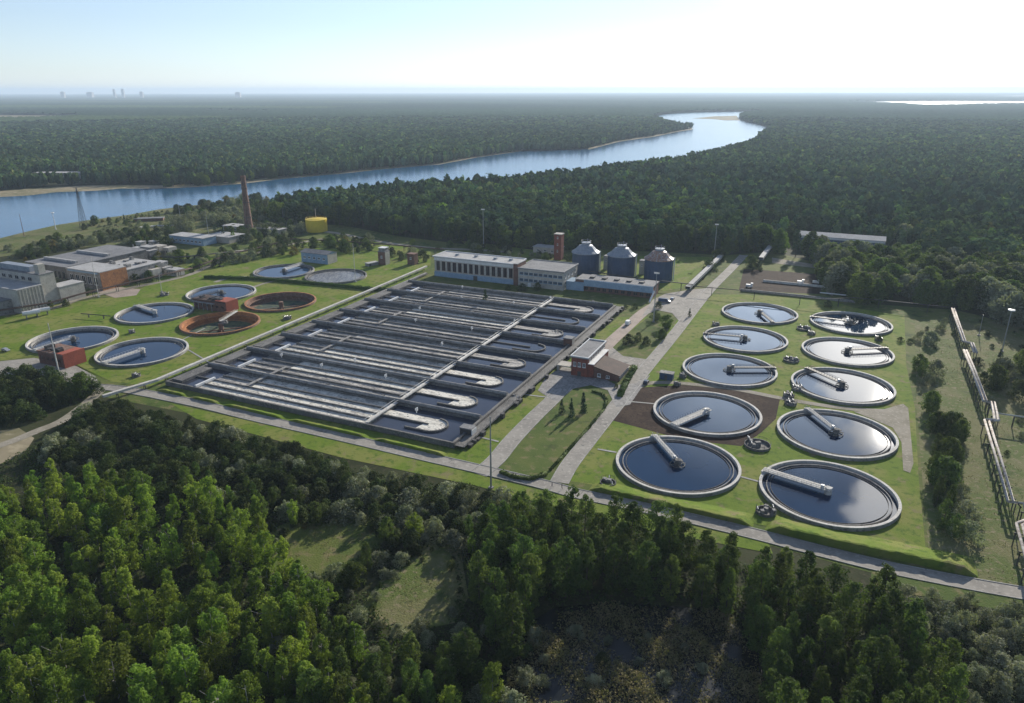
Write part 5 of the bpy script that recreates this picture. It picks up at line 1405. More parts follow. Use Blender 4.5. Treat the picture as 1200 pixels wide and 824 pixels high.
# belt of trees right of the tanks
BT = [(1080, 444, 9.5, 'aspen', 'first from the far end'), (1076, 436, 8, 'round', 'beside the farthest'), (1088, 452, 6, 'willow', 'low grey one behind the far pair'), (1096, 440, 7, 'willow', 'pale one left of the brown hut'),
      (1089, 484, 9, 'round', 'alone above the dense part'), (1096, 508, 8.5, 'round', 'rounded one at the top of the dense part'), (1112, 512, 9.5, 'round', 'broad rounded one by the elevated pipe'), (1122, 520, 9, 'round', 'broadest one nearest the elevated pipe'),
      (1094, 540, 10, 'aspen', 'dark one in line with the gravel turning'), (1108, 545, 10, 'round', 'dark one in the middle of the dense part'), (1092, 566, 11, 'aspen', 'tall dark one left of the middle'), (1104, 574, 11, 'round', 'tall dark one right of the middle'),
      (1096, 596, 11, 'aspen', 'tall dark one toward the near end'), (1110, 604, 10, 'aspen', 'dark one left of the grey bushes'), (1103, 622, 10, 'aspen', 'darkest one near the hedge end'), (1116, 632, 8, 'aspen', 'last dark one before the road'),
      (1120, 560, 5, 'willow', 'grey bush along the right side, farther'), (1126, 585, 5, 'willow', 'grey bush along the right side, middle'), (1130, 608, 5.5, 'willow', 'grey bush along the right side, nearer'), (1133, 634, 6, 'willow', 'rounded green bush at the near end'), (1124, 545, 6, 'aspen', 'thin one beside the pipe supports')]
for px, py, h, kd, lab in BT:
    plant_one(kd, 'willow_shrub' if kd == 'willow' else 'broadleaf_tree', *at(px, py), h, 'tree belt right of the tanks, ' + lab, 'willow bush' if kd == 'willow' else 'tree', 'tree belt between tanks and elevated pipe', r_=pr)
for px, py, h, kd, lab in [(1165, 458, 11, 'round', 'large dark round tree right of the elevated pipe'), (1172, 446, 10, 'greyround', 'greyish round tree behind the large one right of the pipe'), (1150, 455, 7, 'dark', 'dark shrub touching the middle pipe stretch'),
        (1192, 470, 9, 'dark', 'dark shrub group at the right picture edge'), (1170, 425, 6, 'spruce', 'small conifer in the dry grass at far right'), (1090, 405, 7, 'greyround', 'pale greyish tree left of the far elevated pipe'), (1078, 400, 5, 'willow', 'pale low bush left of the far elevated pipe'),
        (1198, 440, 12, 'round', 'large tree cut by the right picture edge'), (1103, 388, 5, 'willow', 'pale bush under the thin overhead pipe'), (1145, 430, 4, 'dark', 'low shrub beside the pipe bend'), (1093, 478, 4, 'autumn', 'brownish bush in the dry strip behind the belt')]:
    plant_one(kd, 'willow_shrub' if kd == 'willow' else 'broadleaf_tree' if kd in ('round', 'greyround', 'spruce') else 'dark_shrub', *at(px, py), h, lab, 'tree' if kd in ('round', 'greyround') else 'conifer' if kd == 'spruce' else 'shrub', r_=pr)
# riverside and left part
LT = [(112, 262, 9, 'round', 'dark round tree standing out against the river'), (147, 262, 10, 'spruce', 'conifer standing out against the river'), (100, 268, 6, 'dark', 'shrub at the foot of the lattice pylon'),
      (211, 303, 8, 'round', 'dark round tree in the shade below the blue shed'), (238, 302, 9, 'round', 'bright round tree below the blue shed'), (262, 298, 7, 'dark', 'shrub right of the bright round tree'), (276, 293, 6, 'dark', 'shrub in front of the chimney foot'),
      (254, 278, 12, 'poplar', 'dark poplar left of the chimney foot'), (263, 280, 11, 'poplar', 'second dark poplar left of the chimney'), (274, 282, 9, 'birch', 'light tree beside the poplars'), (285, 284, 7, 'dark', 'shrub below the chimney plinth'),
      (345, 298, 7, 'autumn', 'yellowing tree left of the grey shed'), (352, 290, 8, 'dark', 'dark tree behind the grey shed'), (368, 290, 9, 'round', 'broad dark tree behind the grey shed, left'), (388, 290, 11, 'round', 'broad dark tree behind the grey shed, middle'), (403, 294, 9, 'round', 'broad dark tree behind the grey shed, right'),
      (389, 308, 4, 'spruce', 'small conifer at the corner of the grey shed'), (328, 296, 5, 'dark', 'shrub on the lawn before the grey shed'), (305, 283, 4, 'dark', 'small round bush on the bright grass left of the shed'), (460, 298, 6, 'dark', 'dark shrub by the two toned tower'), (471, 302, 5, 'dark', 'shrub between the two small towers'),
      (484, 287, 5, 'round', 'small round tree on the pale meadow'), (528, 290, 6, 'round', 'round bush behind the left end of the white hall'), (514, 292, 4, 'dark', 'thin bush behind the left end of the white hall'), (553, 292, 6, 'dark', 'dark bush behind the white hall'), (590, 292, 8, 'dark', 'dark tree clump behind the white hall'),
      (60, 358, 4, 'dark', 'dark bush beside the stained concrete building'), (77, 357, 4.5, 'dark', 'dark bush on the lawn by the gravel path'), (78, 336, 6, 'willow', 'greyish shrub before the old hall'), (68, 336, 7, 'willow', 'tall greyish shrub before the old hall'), (88, 338, 6, 'dark', 'dark shrub before the old hall'), (98, 336, 5, 'dark', 'shrub before the middle of the old hall'),
      (159, 330, 6, 'dark', 'shrub before the beige ruin'), (175, 328, 7, 'dark', 'shrub at the right corner of the beige ruin'), (225, 318, 3, 'dark', 'low bush by the pipe rack bend'), (640, 305, 6, 'dark', 'dark bush left of the red brick tower'), (667, 306, 6, 'dark', 'dark bush right of the red brick tower'),
      (832, 318, 8, 'dark', 'dark shrub behind the conveyor gallery'), (843, 306, 9, 'round', 'dark tree at the far end of the conveyor gallery'), (880, 314, 9, 'round', 'dark tree between the far road end and the plot'), (888, 318, 7, 'dark', 'dark shrub at the upper left of the compost plot'), (822, 328, 4, 'dark', 'low shrub beside the conveyor gallery')]
for px, py, h, kd, lab in LT:
    n_ = {'round': 'broadleaf_tree', 'spruce': 'spruce_tree', 'poplar': 'poplar_tree', 'autumn': 'broadleaf_tree', 'birch': 'birch_tree', 'dark': 'dark_shrub', 'willow': 'willow_shrub'}[kd]
    plant_one(kd, n_, *at(px, py), h, lab, {'round': 'tree', 'spruce': 'conifer', 'poplar': 'poplar', 'autumn': 'tree', 'birch': 'birch tree', 'dark': 'shrub', 'willow': 'willow bush'}[kd], r_=pr)
for poly, dm, hh, side in ((pxpoly([(-40, 296), (0, 292), (60, 278), (90, 272), (115, 270), (150, 262), (190, 262), (195, 276), (150, 285), (100, 285), (50, 296), (0, 305), (-40, 312)]), 5.2, (2, 5.5), 'on the near river bank'),
        (pxpoly([(200, 262), (240, 254), (300, 250), (310, 262), (250, 266), (205, 274)]), 6, (6, 11), 'between the river and the blue shed'),
        (pxpoly([(175, 300), (225, 304), (285, 300), (330, 292), (330, 297), (280, 306), (215, 314), (175, 312)]), 6, (3, 7), 'in the shaded yard below the blue shed'),
        (pxpoly([(300, 262), (345, 262), (350, 276), (310, 276)]), 9, (3, 6), 'between the chimney and yellow tank'),
        (pxpoly([(700, 296), (800, 300), (830, 306), (820, 316), (790, 312), (700, 304)]), 8, (3, 6), 'in the grass behind the silos')):
    PP = [projpx(*q_) for q_ in poly]
    for x, y in poisson(poly, dm, r1, 120):
        px, py = projpx(x, y); kd = 'willow' if pr.random() < .25 else ('autumn' if pr.random() < .12 else 'dark'); n_ = 'willow_shrub' if kd == 'willow' else 'dark_shrub'; px, py = projpx(x, y)
        if CNT.get(n_, 0) < 296: plant_one(kd, n_, x, y, pr.uniform(*hh), {'willow': 'greyish willow bush ', 'autumn': 'yellowing shrub ', 'dark': 'dark green shrub '}[kd] + side + rel(px, py, PP), 'willow bush' if kd == 'willow' else 'shrub', 'shrubs ' + side, r_=pr)

for poly, dm, hh, side in ((pxpoly([(20, 300), (60, 282), (100, 278), (150, 270), (200, 268), (200, 288), (160, 288), (150, 280), (100, 288), (60, 296), (30, 306)]), 6, (3, 8), 'behind the old hall'),
        (pxpoly([(185, 292), (205, 300), (240, 300), (290, 296), (300, 284), (330, 282), (345, 290), (330, 300), (280, 308), (215, 318), (185, 326), (175, 312)]), 8, (3, 8), 'below the blue shed'),
        (pxpoly([(250, 262), (300, 256), (345, 258), (356, 270), (350, 284), (320, 280), (300, 284), (262, 270)]), 7.5, (4, 9), 'around the chimney foot'),
        (pxpoly([(380, 285), (410, 282), (440, 284), (440, 296), (412, 298), (404, 296)]), 8, (4, 9), 'right of the grey shed'),
        (pxpoly([(450, 296), (500, 298), (504, 306), (488, 308), (455, 304)]), 7, (3, 6), 'between the small towers'),
        (pxpoly([(60, 338), (104, 340), (108, 346), (66, 348)]), 6, (3, 6), 'before the old hall front'),
        (pxpoly([(540, 288), (640, 298), (645, 304), (560, 298)]), 7, (3, 7), 'behind the white hall'),
        (pxpoly([(100, 262), (200, 246), (210, 252), (120, 270)]), 8, (2, 5), 'on the river slope'),
        (pxpoly([(205, 248), (262, 238), (305, 232), (328, 244), (310, 256), (240, 256)]), 6.5, (4, 10), 'behind the chimney'),
        (pxpoly([(300, 618), (330, 606), (400, 598), (440, 606), (460, 640), (430, 655), (445, 640), (430, 620), (395, 612), (330, 628), (312, 650)]), 3.6, (1, 2.6), 'edging the upper clearing'),
        (pxpoly([(420, 716), (445, 680), (480, 655), (520, 615), (545, 620), (548, 690), (530, 735), (520, 715), (535, 690), (525, 660), (530, 635), (500, 655), (455, 690), (440, 715)]), 3.6, (1, 2.6), 'edging the lower clearing'),
        (pxpoly([(1075, 380), (1150, 376), (1200, 395), (1200, 560), (1175, 540), (1150, 470), (1130, 410), (1100, 420)]), 12, (1, 3.2), 'in the right dry grass')):
    PP = [projpx(*q_) for q_ in poly]
    for x, y in poisson(poly, dm, r1, 120):
        px, py = projpx(x, y); kd = 'willow' if pr.random() < .3 else ('autumn' if pr.random() < .1 else 'round' if hh[1] > 6 and pr.random() < .3 else 'dark')
        h = pr.uniform(*hh)
        plant_one(kd, 'low_bush' if hh[1] < 3.3 else 'small_tree' if kd == 'round' or h > 6 else 'leafy_bush', x, y, h, size_word(h, hh[0] + (hh[1] - hh[0]) * .33, hh[0] + (hh[1] - hh[0]) * .7) + {'willow': ' greyish ', 'autumn': ' yellowing ', 'dark': ' dark green ', 'round': ' round crowned '}[kd] + 'bush ' + side + rel(px, py, PP), 'bush', 'leafy bushes ' + side, r_=pr)

# ---- hedges along the front road
def hedge(pts, w, h, label, seed, z=0.0):
    r_ = np.random.default_rng(seed)
    P = [at(*p) for p in pts]; V = []; F = []; off = 0
    for (x0, y0), (x1, y1) in zip(P[:-1], P[1:]):
        L = math.hypot(x1 - x0, y1 - y0); n = int(L * (w + h) * 9)
        t = r_.uniform(0, 1, n); s = r_.uniform(-1, 1, n); u = r_.uniform(0, 1, n)
        face = r_.uniform(0, 1, n) < h * 2 / (h * 2 + w)
        wob = 1 + .12 * np.sin(t * L * .9 + seed)
        side = np.where(face, np.sign(s) * w / 2, s * w / 2) * wob; hz = np.where(face, u * h, h) * wob
        dx, dy = (x1 - x0) / L, (y1 - y0) / L
        c = np.stack([x0 + dx * t * L - dy * side, y0 + dy * t * L + dx * side, hz + z], 1)
        v, f = leaf_quads(r_, c, np.full(n, .16), 2, .36, .5)
        V.append(v); F.append(f + off); off += len(v)
        q = np.array([[x0 - dy * sg * w * .42, y0 + dx * sg * w * .42, zz] for zz in (0, h * .88) for sg in (-1, 1)] + [[x1 - dy * sg * w * .42, y1 + dx * sg * w * .42, zz] for zz in (0, h * .88) for sg in (-1, 1)])
        V.append(q); F.append(np.array([[0, 4, 6, 2], [1, 3, 7, 5], [2, 6, 7, 3], [0, 2, 3, 1], [4, 5, 7, 6]]) + off); off += 8
    o = bulk('hedge', np.vstack(V), np.vstack(F), M['hedge'])
    return tag(o, label, 'hedge', 'clipped hedges along the plant roads')
def bank(pts, depth, h, seed, face=1.3):
    """grassy bank: rises gently from the lawn and drops to the road in front"""
    P = [at(*p) for p in pts]; r_ = np.random.default_rng(seed)
    line = []
    for (x0, y0), (x1, y1) in zip(P[:-1], P[1:]):
        n = max(2, int(math.hypot(x1 - x0, y1 - y0) / 1.2))
        line += [(x0 + (x1 - x0) * i / n, y0 + (y1 - y0) * i / n) for i in range(n)]
    line.append(P[-1]); N = len(line); V = []
    prof = [(-face, 0.0), (-face * .85, .62), (-face * .6, .97), (0, 1.0), (depth * .35, .68), (depth * .7, .3), (depth, .0)]
    for k, (d, z) in enumerate(prof):
        o_ = offset_line(line, d)
        for i, (x, y) in enumerate(o_):
            e_ = min(1, i / 3, (N - 1 - i) / 3)
            j = r_.uniform(-.10, .10) * (0 < k < 6)
            V.append((x + j, y + j, .03 + h * z * e_ * (1 + .05 * math.sin(i * .7 + seed) + .05 * math.sin(i * 1.9)) + j * .5 * e_))
    F = [(k * N + i, k * N + i + 1, (k + 1) * N + i + 1, (k + 1) * N + i) for k in range(len(prof) - 1) for i in range(N - 1)]
    mb = MB().add(V, F); o = mb.build('grass_bank', M['lawn'], None)
    return tag(o, kind='structure')
bank([(184, 456), (218, 464)], 3.0, 1.1, 1, .6)
bank([(222, 465), (257, 473)], 3.0, 1.1, 2, .6)
bank([(261, 474), (332, 490.5)], 3.0, 1.15, 3, .6)
bank([(337, 492), (431, 513.5)], 3.0, 1.2, 4, .6)
bank([(437, 515), (524, 535.5)], 3.0, 1.2, 5, .6)
bank([(690, 573.5), (760, 589.5), (882, 618)], 7.0, 1.6, 6, .8)
bank([(896, 621), (1000, 646), (1060, 658), (1146, 677)], 9.0, 2.3, 7, 1.0)
hedge([(586, 554), (600, 560), (622, 563), (640, 556)], 1.6, 1.0, 'low clipped hedge rounding the near end of the island lawn', 8)
hedge([(644, 552), (664, 530), (690, 502), (708, 480), (711, 470), (706, 463), (694, 459)], 1.0, .7, 'thin low hedge along the right side of the island lawn', 9)
hedge([(240, 325), (300, 327), (370, 333), (440, 340), (465, 341)], 2.2, 2.0, 'dark hedge above the gravel path by the emptied tanks', 10)
hedge([(726, 466), (735, 447), (744, 432)], 2.4, 1.6, 'hedge right of the concrete ramp', 11)

# ---- reeds and undergrowth
def scatter_stuff(name, polys, n, size, hmax, m, seed, excl=()):
    r_ = np.random.default_rng(seed); C = []
    for poly, k in polys:
        xs = [p[0] for p in poly]; ys = [p[1] for p in poly]
        x = r_.uniform(min(xs), max(xs), k * 2); y = r_.uniform(min(ys), max(ys), k * 2)
        ok = in_poly(x, y, poly)
        for e_ in excl: ok &= ~in_poly(x, y, e_)
        g_ = np.sin(x * .21 + 3) * np.sin(y * .27) + np.sin(x * .53 + y * .31) * .5
        ok &= g_ > r_.uniform(-1.2, .9, len(x))
        C.append(np.stack([x[ok], y[ok], r_.uniform(.1, 1, ok.sum()) * hmax * np.clip(.4 + g_[ok], .2, 1.2)], 1))
    C = np.vstack(C)
    v, f = leaf_quads(r_, C, np.full(len(C), .35), 2, size, .4)
    v[:, 2] = np.maximum(v[:, 2], .08)
    return tag(bulk(name, v, f, M[m]), kind='stuff')
scatter_stuff('reeds', [(BOG, 16000)], 0, .42, 2.0, 'reed', 1)
FG = pxpoly([(-140, 560), (60, 500), (130, 478), (300, 520), (600, 596), (900, 668), (1200, 740), (1260, 1000), (-300, 1060)])
scatter_stuff('undergrowth', [(FG, 90000)], 0, .6, 1.3, 'dark', 2, (CL1, CL2, BOG, TRACK))
scatter_stuff('meadow_herbs', [(CL1, 900), (CL2, 900), (pxpoly([(1072, 376), (1150, 374), (1240, 390), (1300, 740), (1195, 688), (1150, 678), (1088, 650)]), 26000), (GAP1, 900)], 0, .28, .3, 'reed', 3)

# ------------------------------------------------------------------ the woods
def ico(sub):
    t = (1 + 5 ** .5) / 2
    V = [(-1, t, 0), (1, t, 0), (-1, -t, 0), (1, -t, 0), (0, -1, t), (0, 1, t), (0, -1, -t), (0, 1, -t), (t, 0, -1), (t, 0, 1), (-t, 0, -1), (-t, 0, 1)]
    F = [(0, 11, 5), (0, 5, 1), (0, 1, 7), (0, 7, 10), (0, 10, 11), (1, 5, 9), (5, 11, 4), (11, 10, 2), (10, 7, 6), (7, 1, 8), (3, 9, 4), (3, 4, 2), (3, 2, 6), (3, 6, 8), (3, 8, 9), (4, 9, 5), (2, 4, 11), (6, 2, 10), (8, 6, 7), (9, 8, 1)]
    V = [Vector(v).normalized() for v in V]
    for _ in range(sub):
        c = {}; G = []
        def mid(a, b):
            k = (min(a, b), max(a, b))
            if k not in c: V.append(((V[a] + V[b]) / 2).normalized()); c[k] = len(V) - 1
            return c[k]
        for a, b, d in F:
            x, y, z = mid(a, b), mid(b, d), mid(d, a); G += [(a, x, z), (b, y, x), (d, z, y), (x, y, z)]
        F = G
    return np.array([tuple(v) for v in V]), np.array(F)
def wood_protos(seed, n, core, nq, size, wide):
    out = []
    for i in range(n):
        r_ = np.random.default_rng(seed + i)
        V, F = ico(core)
        V = V * (1 + r_.normal(size=(len(V), 1)) * .16)
        pine = i % 2 == 0
        V = V * np.array([.5 * wide, .5 * wide, .5 if not pine else .42]) + np.array([0, 0, .5 if not pine else .58])
        V[:, 2] = np.clip(V[:, 2], .02, 1.1)
        quads = np.empty((0, 3, 3))
        if nq:
            k = 10 if nq > 60 else 6
            a = r_.uniform(0, 6.28, k); tt = r_.uniform(.25, .95, k); q = .42 * wide * np.sqrt(np.clip(1 - (1.5 * tt - .75) ** 2, .05, 1)) * r_.uniform(.3, 1.0, k)
            C = np.stack([np.cos(a) * q, np.sin(a) * q, tt], 1)
            v, f = leaf_quads(r_, C, np.full(k, .16), nq // k, size, .4)
            v = v.reshape(-1, 4, 3); quads = v[:, [0, 1, 2]]; q2 = v[:, [0, 2, 3]]
            quads = np.concatenate([quads, q2])
        base = V[F]
        out.append(np.concatenate([base * np.array([.86, .86, .96]) if nq else base, quads]))
    return out
NEARP = wood_protos(100, 6, 1, 108, .13, .46)
MIDP = wood_protos(200, 6, 1, 24, .2, .50)
FARP = wood_protos(300, 6, 0, 6, .3, .62)

def stamp(protos_, X, Y, Hh, rot, tint, wmul):
    """triangles of every tree, vertex tints"""
    VV = []; TT = []
    idx = rng.integers(0, len(protos_), len(X))
    for i, p in enumerate(protos_):
        s = idx == i
        if not s.any(): continue
        c, sn = np.cos(rot[s])[:, None, None], np.sin(rot[s])[:, None, None]
        h = Hh[s][:, None, None]; w = h * wmul[s][:, None, None]
        x = p[None, :, :, 0]; y = p[None, :, :, 1]; z = p[None, :, :, 2]
        q = np.stack([(x * c - y * sn) * w + X[s][:, None, None], (x * sn + y * c) * w + Y[s][:, None, None], z * h + 0 * x], -1)
        VV.append(q.reshape(-1, 3)); TT.append(np.repeat(tint[s], p.shape[0] * 3, 0))
    V = np.vstack(VV); T = np.vstack(TT)
    return V, np.arange(len(V)).reshape(-1, 3), T

EXCL = [river, plant,
        pxpoly([(-300, 345), (-160, 318), (0, 278), (33, 270), (67, 262.5), (100, 257.5), (150, 251), (187, 244.5), (240, 239), (300, 232), (318, 240), (320, 262), (310, 285), (0, 330), (-300, 420)]),
        pxpoly([(300, 230), (318, 228), (330, 240), (320, 266), (300, 266)]),
        [(226, 604), (208, 556), (262, 524), (300, 540), (316, 566), (245, 614)],
        pxpoly([(1010, 260), (1048, 262), (1052, 280), (1010, 277)]), pxpoly([(880, 236), (912, 238), (905, 242), (878, 240)]), pxpoly([(1120, 236), (1150, 238), (1146, 243), (1118, 241)]), pxpoly([(600, 232), (640, 234), (640, 237), (600, 236)]),
        pxpoly([(30, 205), (100, 205), (100, 214), (30, 214)]),
        pxpoly([(-300, 231), (0, 221), (60, 217), (110, 215), (190, 216), (190, 221), (113, 223), (0, 231), (-300, 241)]),
        pxpoly([(812, 139.6), (838, 137.2), (864, 136.6), (868, 142), (850, 142)])]
def patch_share(x, y):
    q = np.sin(x * .0075 + 1.3 + np.sin(y * .004)) * np.sin(y * .009 + x * .003) + .5 * np.sin(x * .021 + y * .017)
    return np.clip(.13 + .38 * np.clip(q, 0, 1.2), 0, .6)
def tints(n, r_, px, dist):
    t = np.ones((n, 3)) * r_.uniform(.45, 1.5, (n, 1))
    dec = r_.uniform(0, 1, n) < patch_share(px, dist)
    t[dec] *= np.stack([r_.uniform(1.35, 1.9, dec.sum()), r_.uniform(1.3, 1.75, dec.sum()), r_.uniform(.9, 1.2, dec.sum())], 1)
    pi = r_.uniform(0, 1, n) < .5
    t[pi] *= np.array([.68, .80, .88])
    return t
def polar(r0, r1_, step, ang=50):
    X = []; Y = []; S = []; r = r0
    while r < r1_:
        s = step(r); n = int(2 * R(ang) * r / s)
        a = (np.arange(n) + rng.uniform(-.42, .42, n)) / n * 2 * R(ang) - R(ang)
        rr_ = r + rng.uniform(-.45, .45, n) * s
        X.append(rr_ * np.sin(a)); Y.append(rr_ * np.cos(a)); S.append(np.full(n, s)); r += s
    return np.concatenate(X), np.concatenate(Y), np.concatenate(S)
def allowed(X, Y):
    ok = np.ones(len(X), bool)
    for e_ in EXCL: ok &= ~in_poly(X, Y, e_)
    return ok
# near and middle woods
X, Y, S = polar(330, 1150, lambda r: max(6.2, r * .0088))
ok = allowed(X, Y)
cp, sp = math.cos(PITCH), math.sin(PITCH)
dpt = Y * cp + CAM_H * sp; PX = 600 + FPX * X / dpt; PY = 412 - FPX * (Y * sp - CAM_H * cp) / dpt
# nothing in front of the plant: only woods behind it and to the far right
ok &= ~((PX < 1230) & (PY > 402)) & ~((PX < 300) & (PY > 262) & (PX > -400))
X, Y, S, PX, PY = X[ok], Y[ok], S[ok], PX[ok], PY[ok]
gaps = (np.sin(X * .011 + 2) * np.sin(Y * .013) + .5 * np.sin(X * .031 + Y * .027)) 
ok = rng.uniform(0, 1, len(X)) < np.where(gaps < -.95, .55, .985)
X, Y, S, PX, PY = X[ok], Y[ok], S[ok], PX[ok], PY[ok]
D_ = np.hypot(X, Y)
Hh = rng.uniform(12.5, 21.5, len(X)) * (1 - .12 * (np.sin(X * .02) * np.sin(Y * .017) > .4))
# the lower willows and broadleaved trees at the right end of the plant
low = (PX > 960) & (PY > 285)
Hh[low] = rng.uniform(11, 19.5, low.sum())
wide = np.ones(len(X)); thin = low & (D_ < 640) & (rng.uniform(0, 1, len(X)) < .55)
X, Y, S, PX, PY, D_, Hh, low, wide = (q[~thin] for q in (X, Y, S, PX, PY, D_, Hh, low, wide))
wide[low & (D_ < 640)] = 1.55
T = tints(len(X), rng, X, Y)
T[low] *= np.array([1.25, 1.18, 1.0])
bank = (PX < 560) & (D_ < 1100) & (rng.uniform(0, 1, len(X)) < .4)
T[bank] *= np.array([1.25, 1.2, 1.0])
# the largest of them in the picture stand as trees of their own
vis = (PX > -10) & (PX < 1210)
score = np.where(vis, D_, 1e9)
# visible are those in the front row and the edge: nearest first within each direction
nb = 150; b_ = np.clip(((PX + 10) / 1220 * nb).astype(int), 0, nb - 1); single = np.zeros(len(X), bool)
for i in range(nb):
    s = np.where((b_ == i) & vis)[0]
    if len(s): single[s[np.argsort(D_[s])[:3 if PX[s].mean() < 930 else 5]]] = True
near_right = vis & (PX > 960) & (D_ < 600); single |= near_right
idx = np.where(single)[0]; idx = idx[np.argsort(D_[idx])][:560]
single[:] = False; single[idx] = True
cnt = {'pine_tree': 0, 'broadleaf_tree': CNT.get('broadleaf_tree', 0)}
def wlabel(px, kind):
    w = 'behind the old ruins and chimney' if px < 400 else 'behind the pale meadow' if px < 560 else 'behind the white hall and silos' if px < 800 else 'around the far end of the main road' if px < 930 else 'near the long warehouse' if px < 1040 else 'at the far right of the tanks'
    return w
def w2(px, py):
    xs_ = [(60, 'far left across the river'), (330, 'on the far river bank'), (380, 'behind the yellow tank'), (430, 'behind the grey shed'), (480, 'behind the two toned tower'), (530, 'above the hall left end'), (580, 'by the mast behind the hall'),
           (630, 'above the hall stair tower'), (670, 'behind the red brick tower'), (705, 'behind the left silo'), (745, 'behind the middle silo'), (800, 'behind the right silo'), (850, 'by the conveyor gallery'), (905, 'at the far road end'),
           (960, 'by the compost plot'), (1000, 'left of the warehouse end'), (1040, 'below the warehouse'), (1080, 'behind the farthest right tank'), (1120, 'behind the pipe corner'), (1160, 'right of the pipe corner'), (9999, 'at the far right edge')]
    a_ = [t_ for l_, t_ in xs_ if px < l_][0]
    return a_ + (', front row' if py > 345 else ', lower rows' if py > 315 else ', middle rows' if py > 290 else ', back rows')
for i in idx:
    lowi = bool(low[i]); kd = 'greyround' if lowi and pr.random() < .25 else 'round' if lowi or pr.random() < .22 else 'pine'
    nm = 'pine_tree' if kd == 'pine' else 'broadleaf_tree'
    if cnt[nm] >= 292: single[i] = False; continue
    cnt[nm] += 1
    w = wlabel(PX[i], kd)
    o = plant_one(kd, nm, float(X[i]), float(Y[i]), float(Hh[i]), size_word(Hh[i], 13 if lowi else 16, 15.5 if lowi else 19) + (' dark pine ' if kd == 'pine' else ' grey green tree ' if kd == 'greyround' else ' rounded leafy tree ') + w2(PX[i], PY[i]), 'pine tree' if kd == 'pine' else 'tree', ('pines ' if kd == 'pine' else 'leafy trees ') + w, r_=pr)
m_ = ~single
nr = m_ & (D_ < 780)
parts = []
for msk, pro in ((nr, NEARP), (m_ & ~nr, MIDP)):
    n = int(msk.sum()); parts.append(stamp(pro, X[msk], Y[msk], Hh[msk], rng.uniform(0, 6.28, n), T[msk], wide[msk] * (S[msk] / 6.2) ** .6 * rng.uniform(.8, 1.3, n)))
# far woods
X, Y, S = polar(1150, 3400, lambda r: r * .0054)
ok = allowed(X, Y); X, Y, S = X[ok], Y[ok], S[ok]
n = len(X); D_ = np.hypot(X, Y)
T = tints(n, rng, X * .6, Y * .6)
edge = rng.uniform(0, 1, n) < .15
T[(D_ < 1500) & edge] *= 1.35
big = np.sin(X * .0031 + 1) * np.sin(Y * .0022 + X * .0011)
T *= (1 + .18 * big)[:, None]
parts.append(stamp(FARP, X, Y, rng.uniform(14, 20, n), rng.uniform(0, 6.28, n), T, S / 9.0 * rng.uniform(.9, 1.25, n)))
# trees of the foreground that are too many to stand alone keep their own kind of crown
off = 0; VV = []; FF = []; TT = []
for V, F, T in parts: VV.append(V); FF.append(F + off); TT.append(T); off += len(V)
tag(bulk('forest', np.vstack(VV), np.vstack(FF), M['wood'], np.vstack(TT)), kind='stuff')
def kind_mass(kind, name):
    lst = [t for t in TREES if t[0] == kind]
    if not lst: return
    Vs = []; Fs = []; off = 0
    meshes = []
    for cm, tm in PROTO[kind][0]:
        v = np.empty(len(cm.vertices) * 3, np.float32); cm.vertices.foreach_get('co', v); meshes.append(v.reshape(-1, 3))
    for _, x, y, h in lst:
        v = meshes[pr.randrange(len(meshes))]; a = pr.uniform(0, 6.28); s = h / PROTO[kind][1]
        c, sn = math.cos(a) * s, math.sin(a) * s
        q = np.stack([v[:, 0] * c - v[:, 1] * sn + x, v[:, 0] * sn + v[:, 1] * c + y, v[:, 2] * s], 1)
        Vs.append(q); Fs.append(np.arange(len(q)).reshape(-1, 4) + off); off += len(q)
    tag(bulk(name, np.vstack(Vs), np.vstack(Fs), M[kind if kind in M else 'aspen']), kind='stuff')
kind_mass('birch', 'birch_thicket'); kind_mass('aspen', 'aspen_thicket'); kind_mass('dark', 'shrub_thicket'); kind_mass('willow', 'willow_thicket')

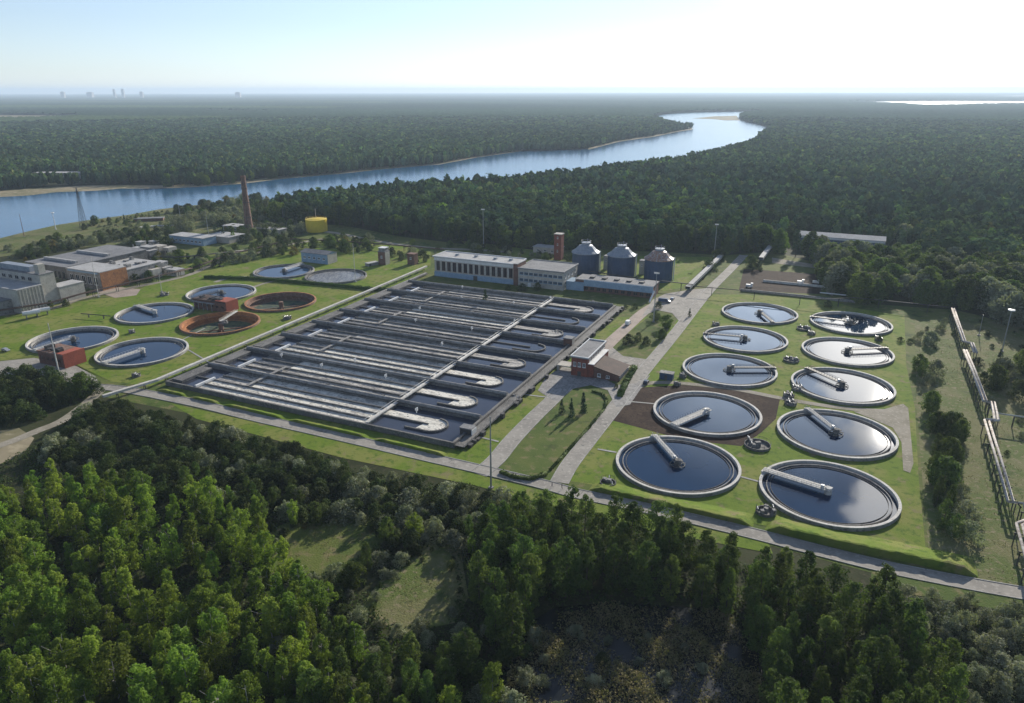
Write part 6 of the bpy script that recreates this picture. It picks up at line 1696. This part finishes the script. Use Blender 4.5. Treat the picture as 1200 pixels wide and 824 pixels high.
# far canopy out to the horizon
rs = [3300.0]
while rs[-1] < 33600: rs.append(rs[-1] * 1.0052)
rs = np.array(rs); na = 760
an = np.linspace(-R(52), R(52), na)
r2 = np.random.default_rng(9)
RR, AA = np.meshgrid(rs, an, indexing='ij')
AA = AA + r2.uniform(-.3, .3, AA.shape) * (an[1] - an[0])
CX, CY = RR * np.sin(AA), RR * np.cos(AA)
amp = np.clip(RR / 3300, 1, 3)
Z = 12 + r2.uniform(-4, 5, RR.shape) + 2.5 * np.sin(CX * .0021) * np.sin(CY * .0017)
Z = np.clip(Z, 4, 24)
CX = np.clip(CX, -33900, 33900); CY = np.clip(CY, 0, 33900)
V = np.stack([CX, CY, Z], -1).reshape(-1, 3)
I, J = np.meshgrid(np.arange(len(rs) - 1), np.arange(na - 1), indexing='ij')
a0 = (I * na + J).ravel(); F = np.stack([a0, a0 + na, a0 + na + 1, a0 + 1], 1)
cxm = V[F].mean(1)
ok = np.ones(len(F), bool)
for e_ in (river, SEA, SEA2, FIELD, FIELD2): ok &= ~in_poly(cxm[:, 0], cxm[:, 1], e_)
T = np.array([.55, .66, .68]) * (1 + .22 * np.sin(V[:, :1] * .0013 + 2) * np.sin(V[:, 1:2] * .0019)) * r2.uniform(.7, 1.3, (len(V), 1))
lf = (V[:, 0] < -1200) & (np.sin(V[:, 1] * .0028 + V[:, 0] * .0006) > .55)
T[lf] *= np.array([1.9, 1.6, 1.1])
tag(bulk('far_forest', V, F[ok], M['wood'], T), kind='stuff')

# ------------------------------------------------------------------ haze over the whole country
hz = MB().box(-34300, 34300, -34300, 34300, -7, 205).build('haze', [])
tag(hz, kind='stuff')
hm = bpy.data.materials.new('haze_air'); hm.use_nodes = True
nt = hm.node_tree; nt.nodes.clear()
o_ = nt.nodes.new('ShaderNodeOutputMaterial'); pv = nt.nodes.new('ShaderNodeVolumePrincipled')
pv.inputs['Color'].default_value = (0.68, 0.84, 1.0, 1)
pv.inputs['Density'].default_value = HAZE_DENSITY
pv.inputs['Anisotropy'].default_value = 0.2
nt.links.new(pv.outputs[0], o_.inputs['Volume'])
hz.data.materials.append(hm)
print('objects', len(bpy.data.objects), CNT)
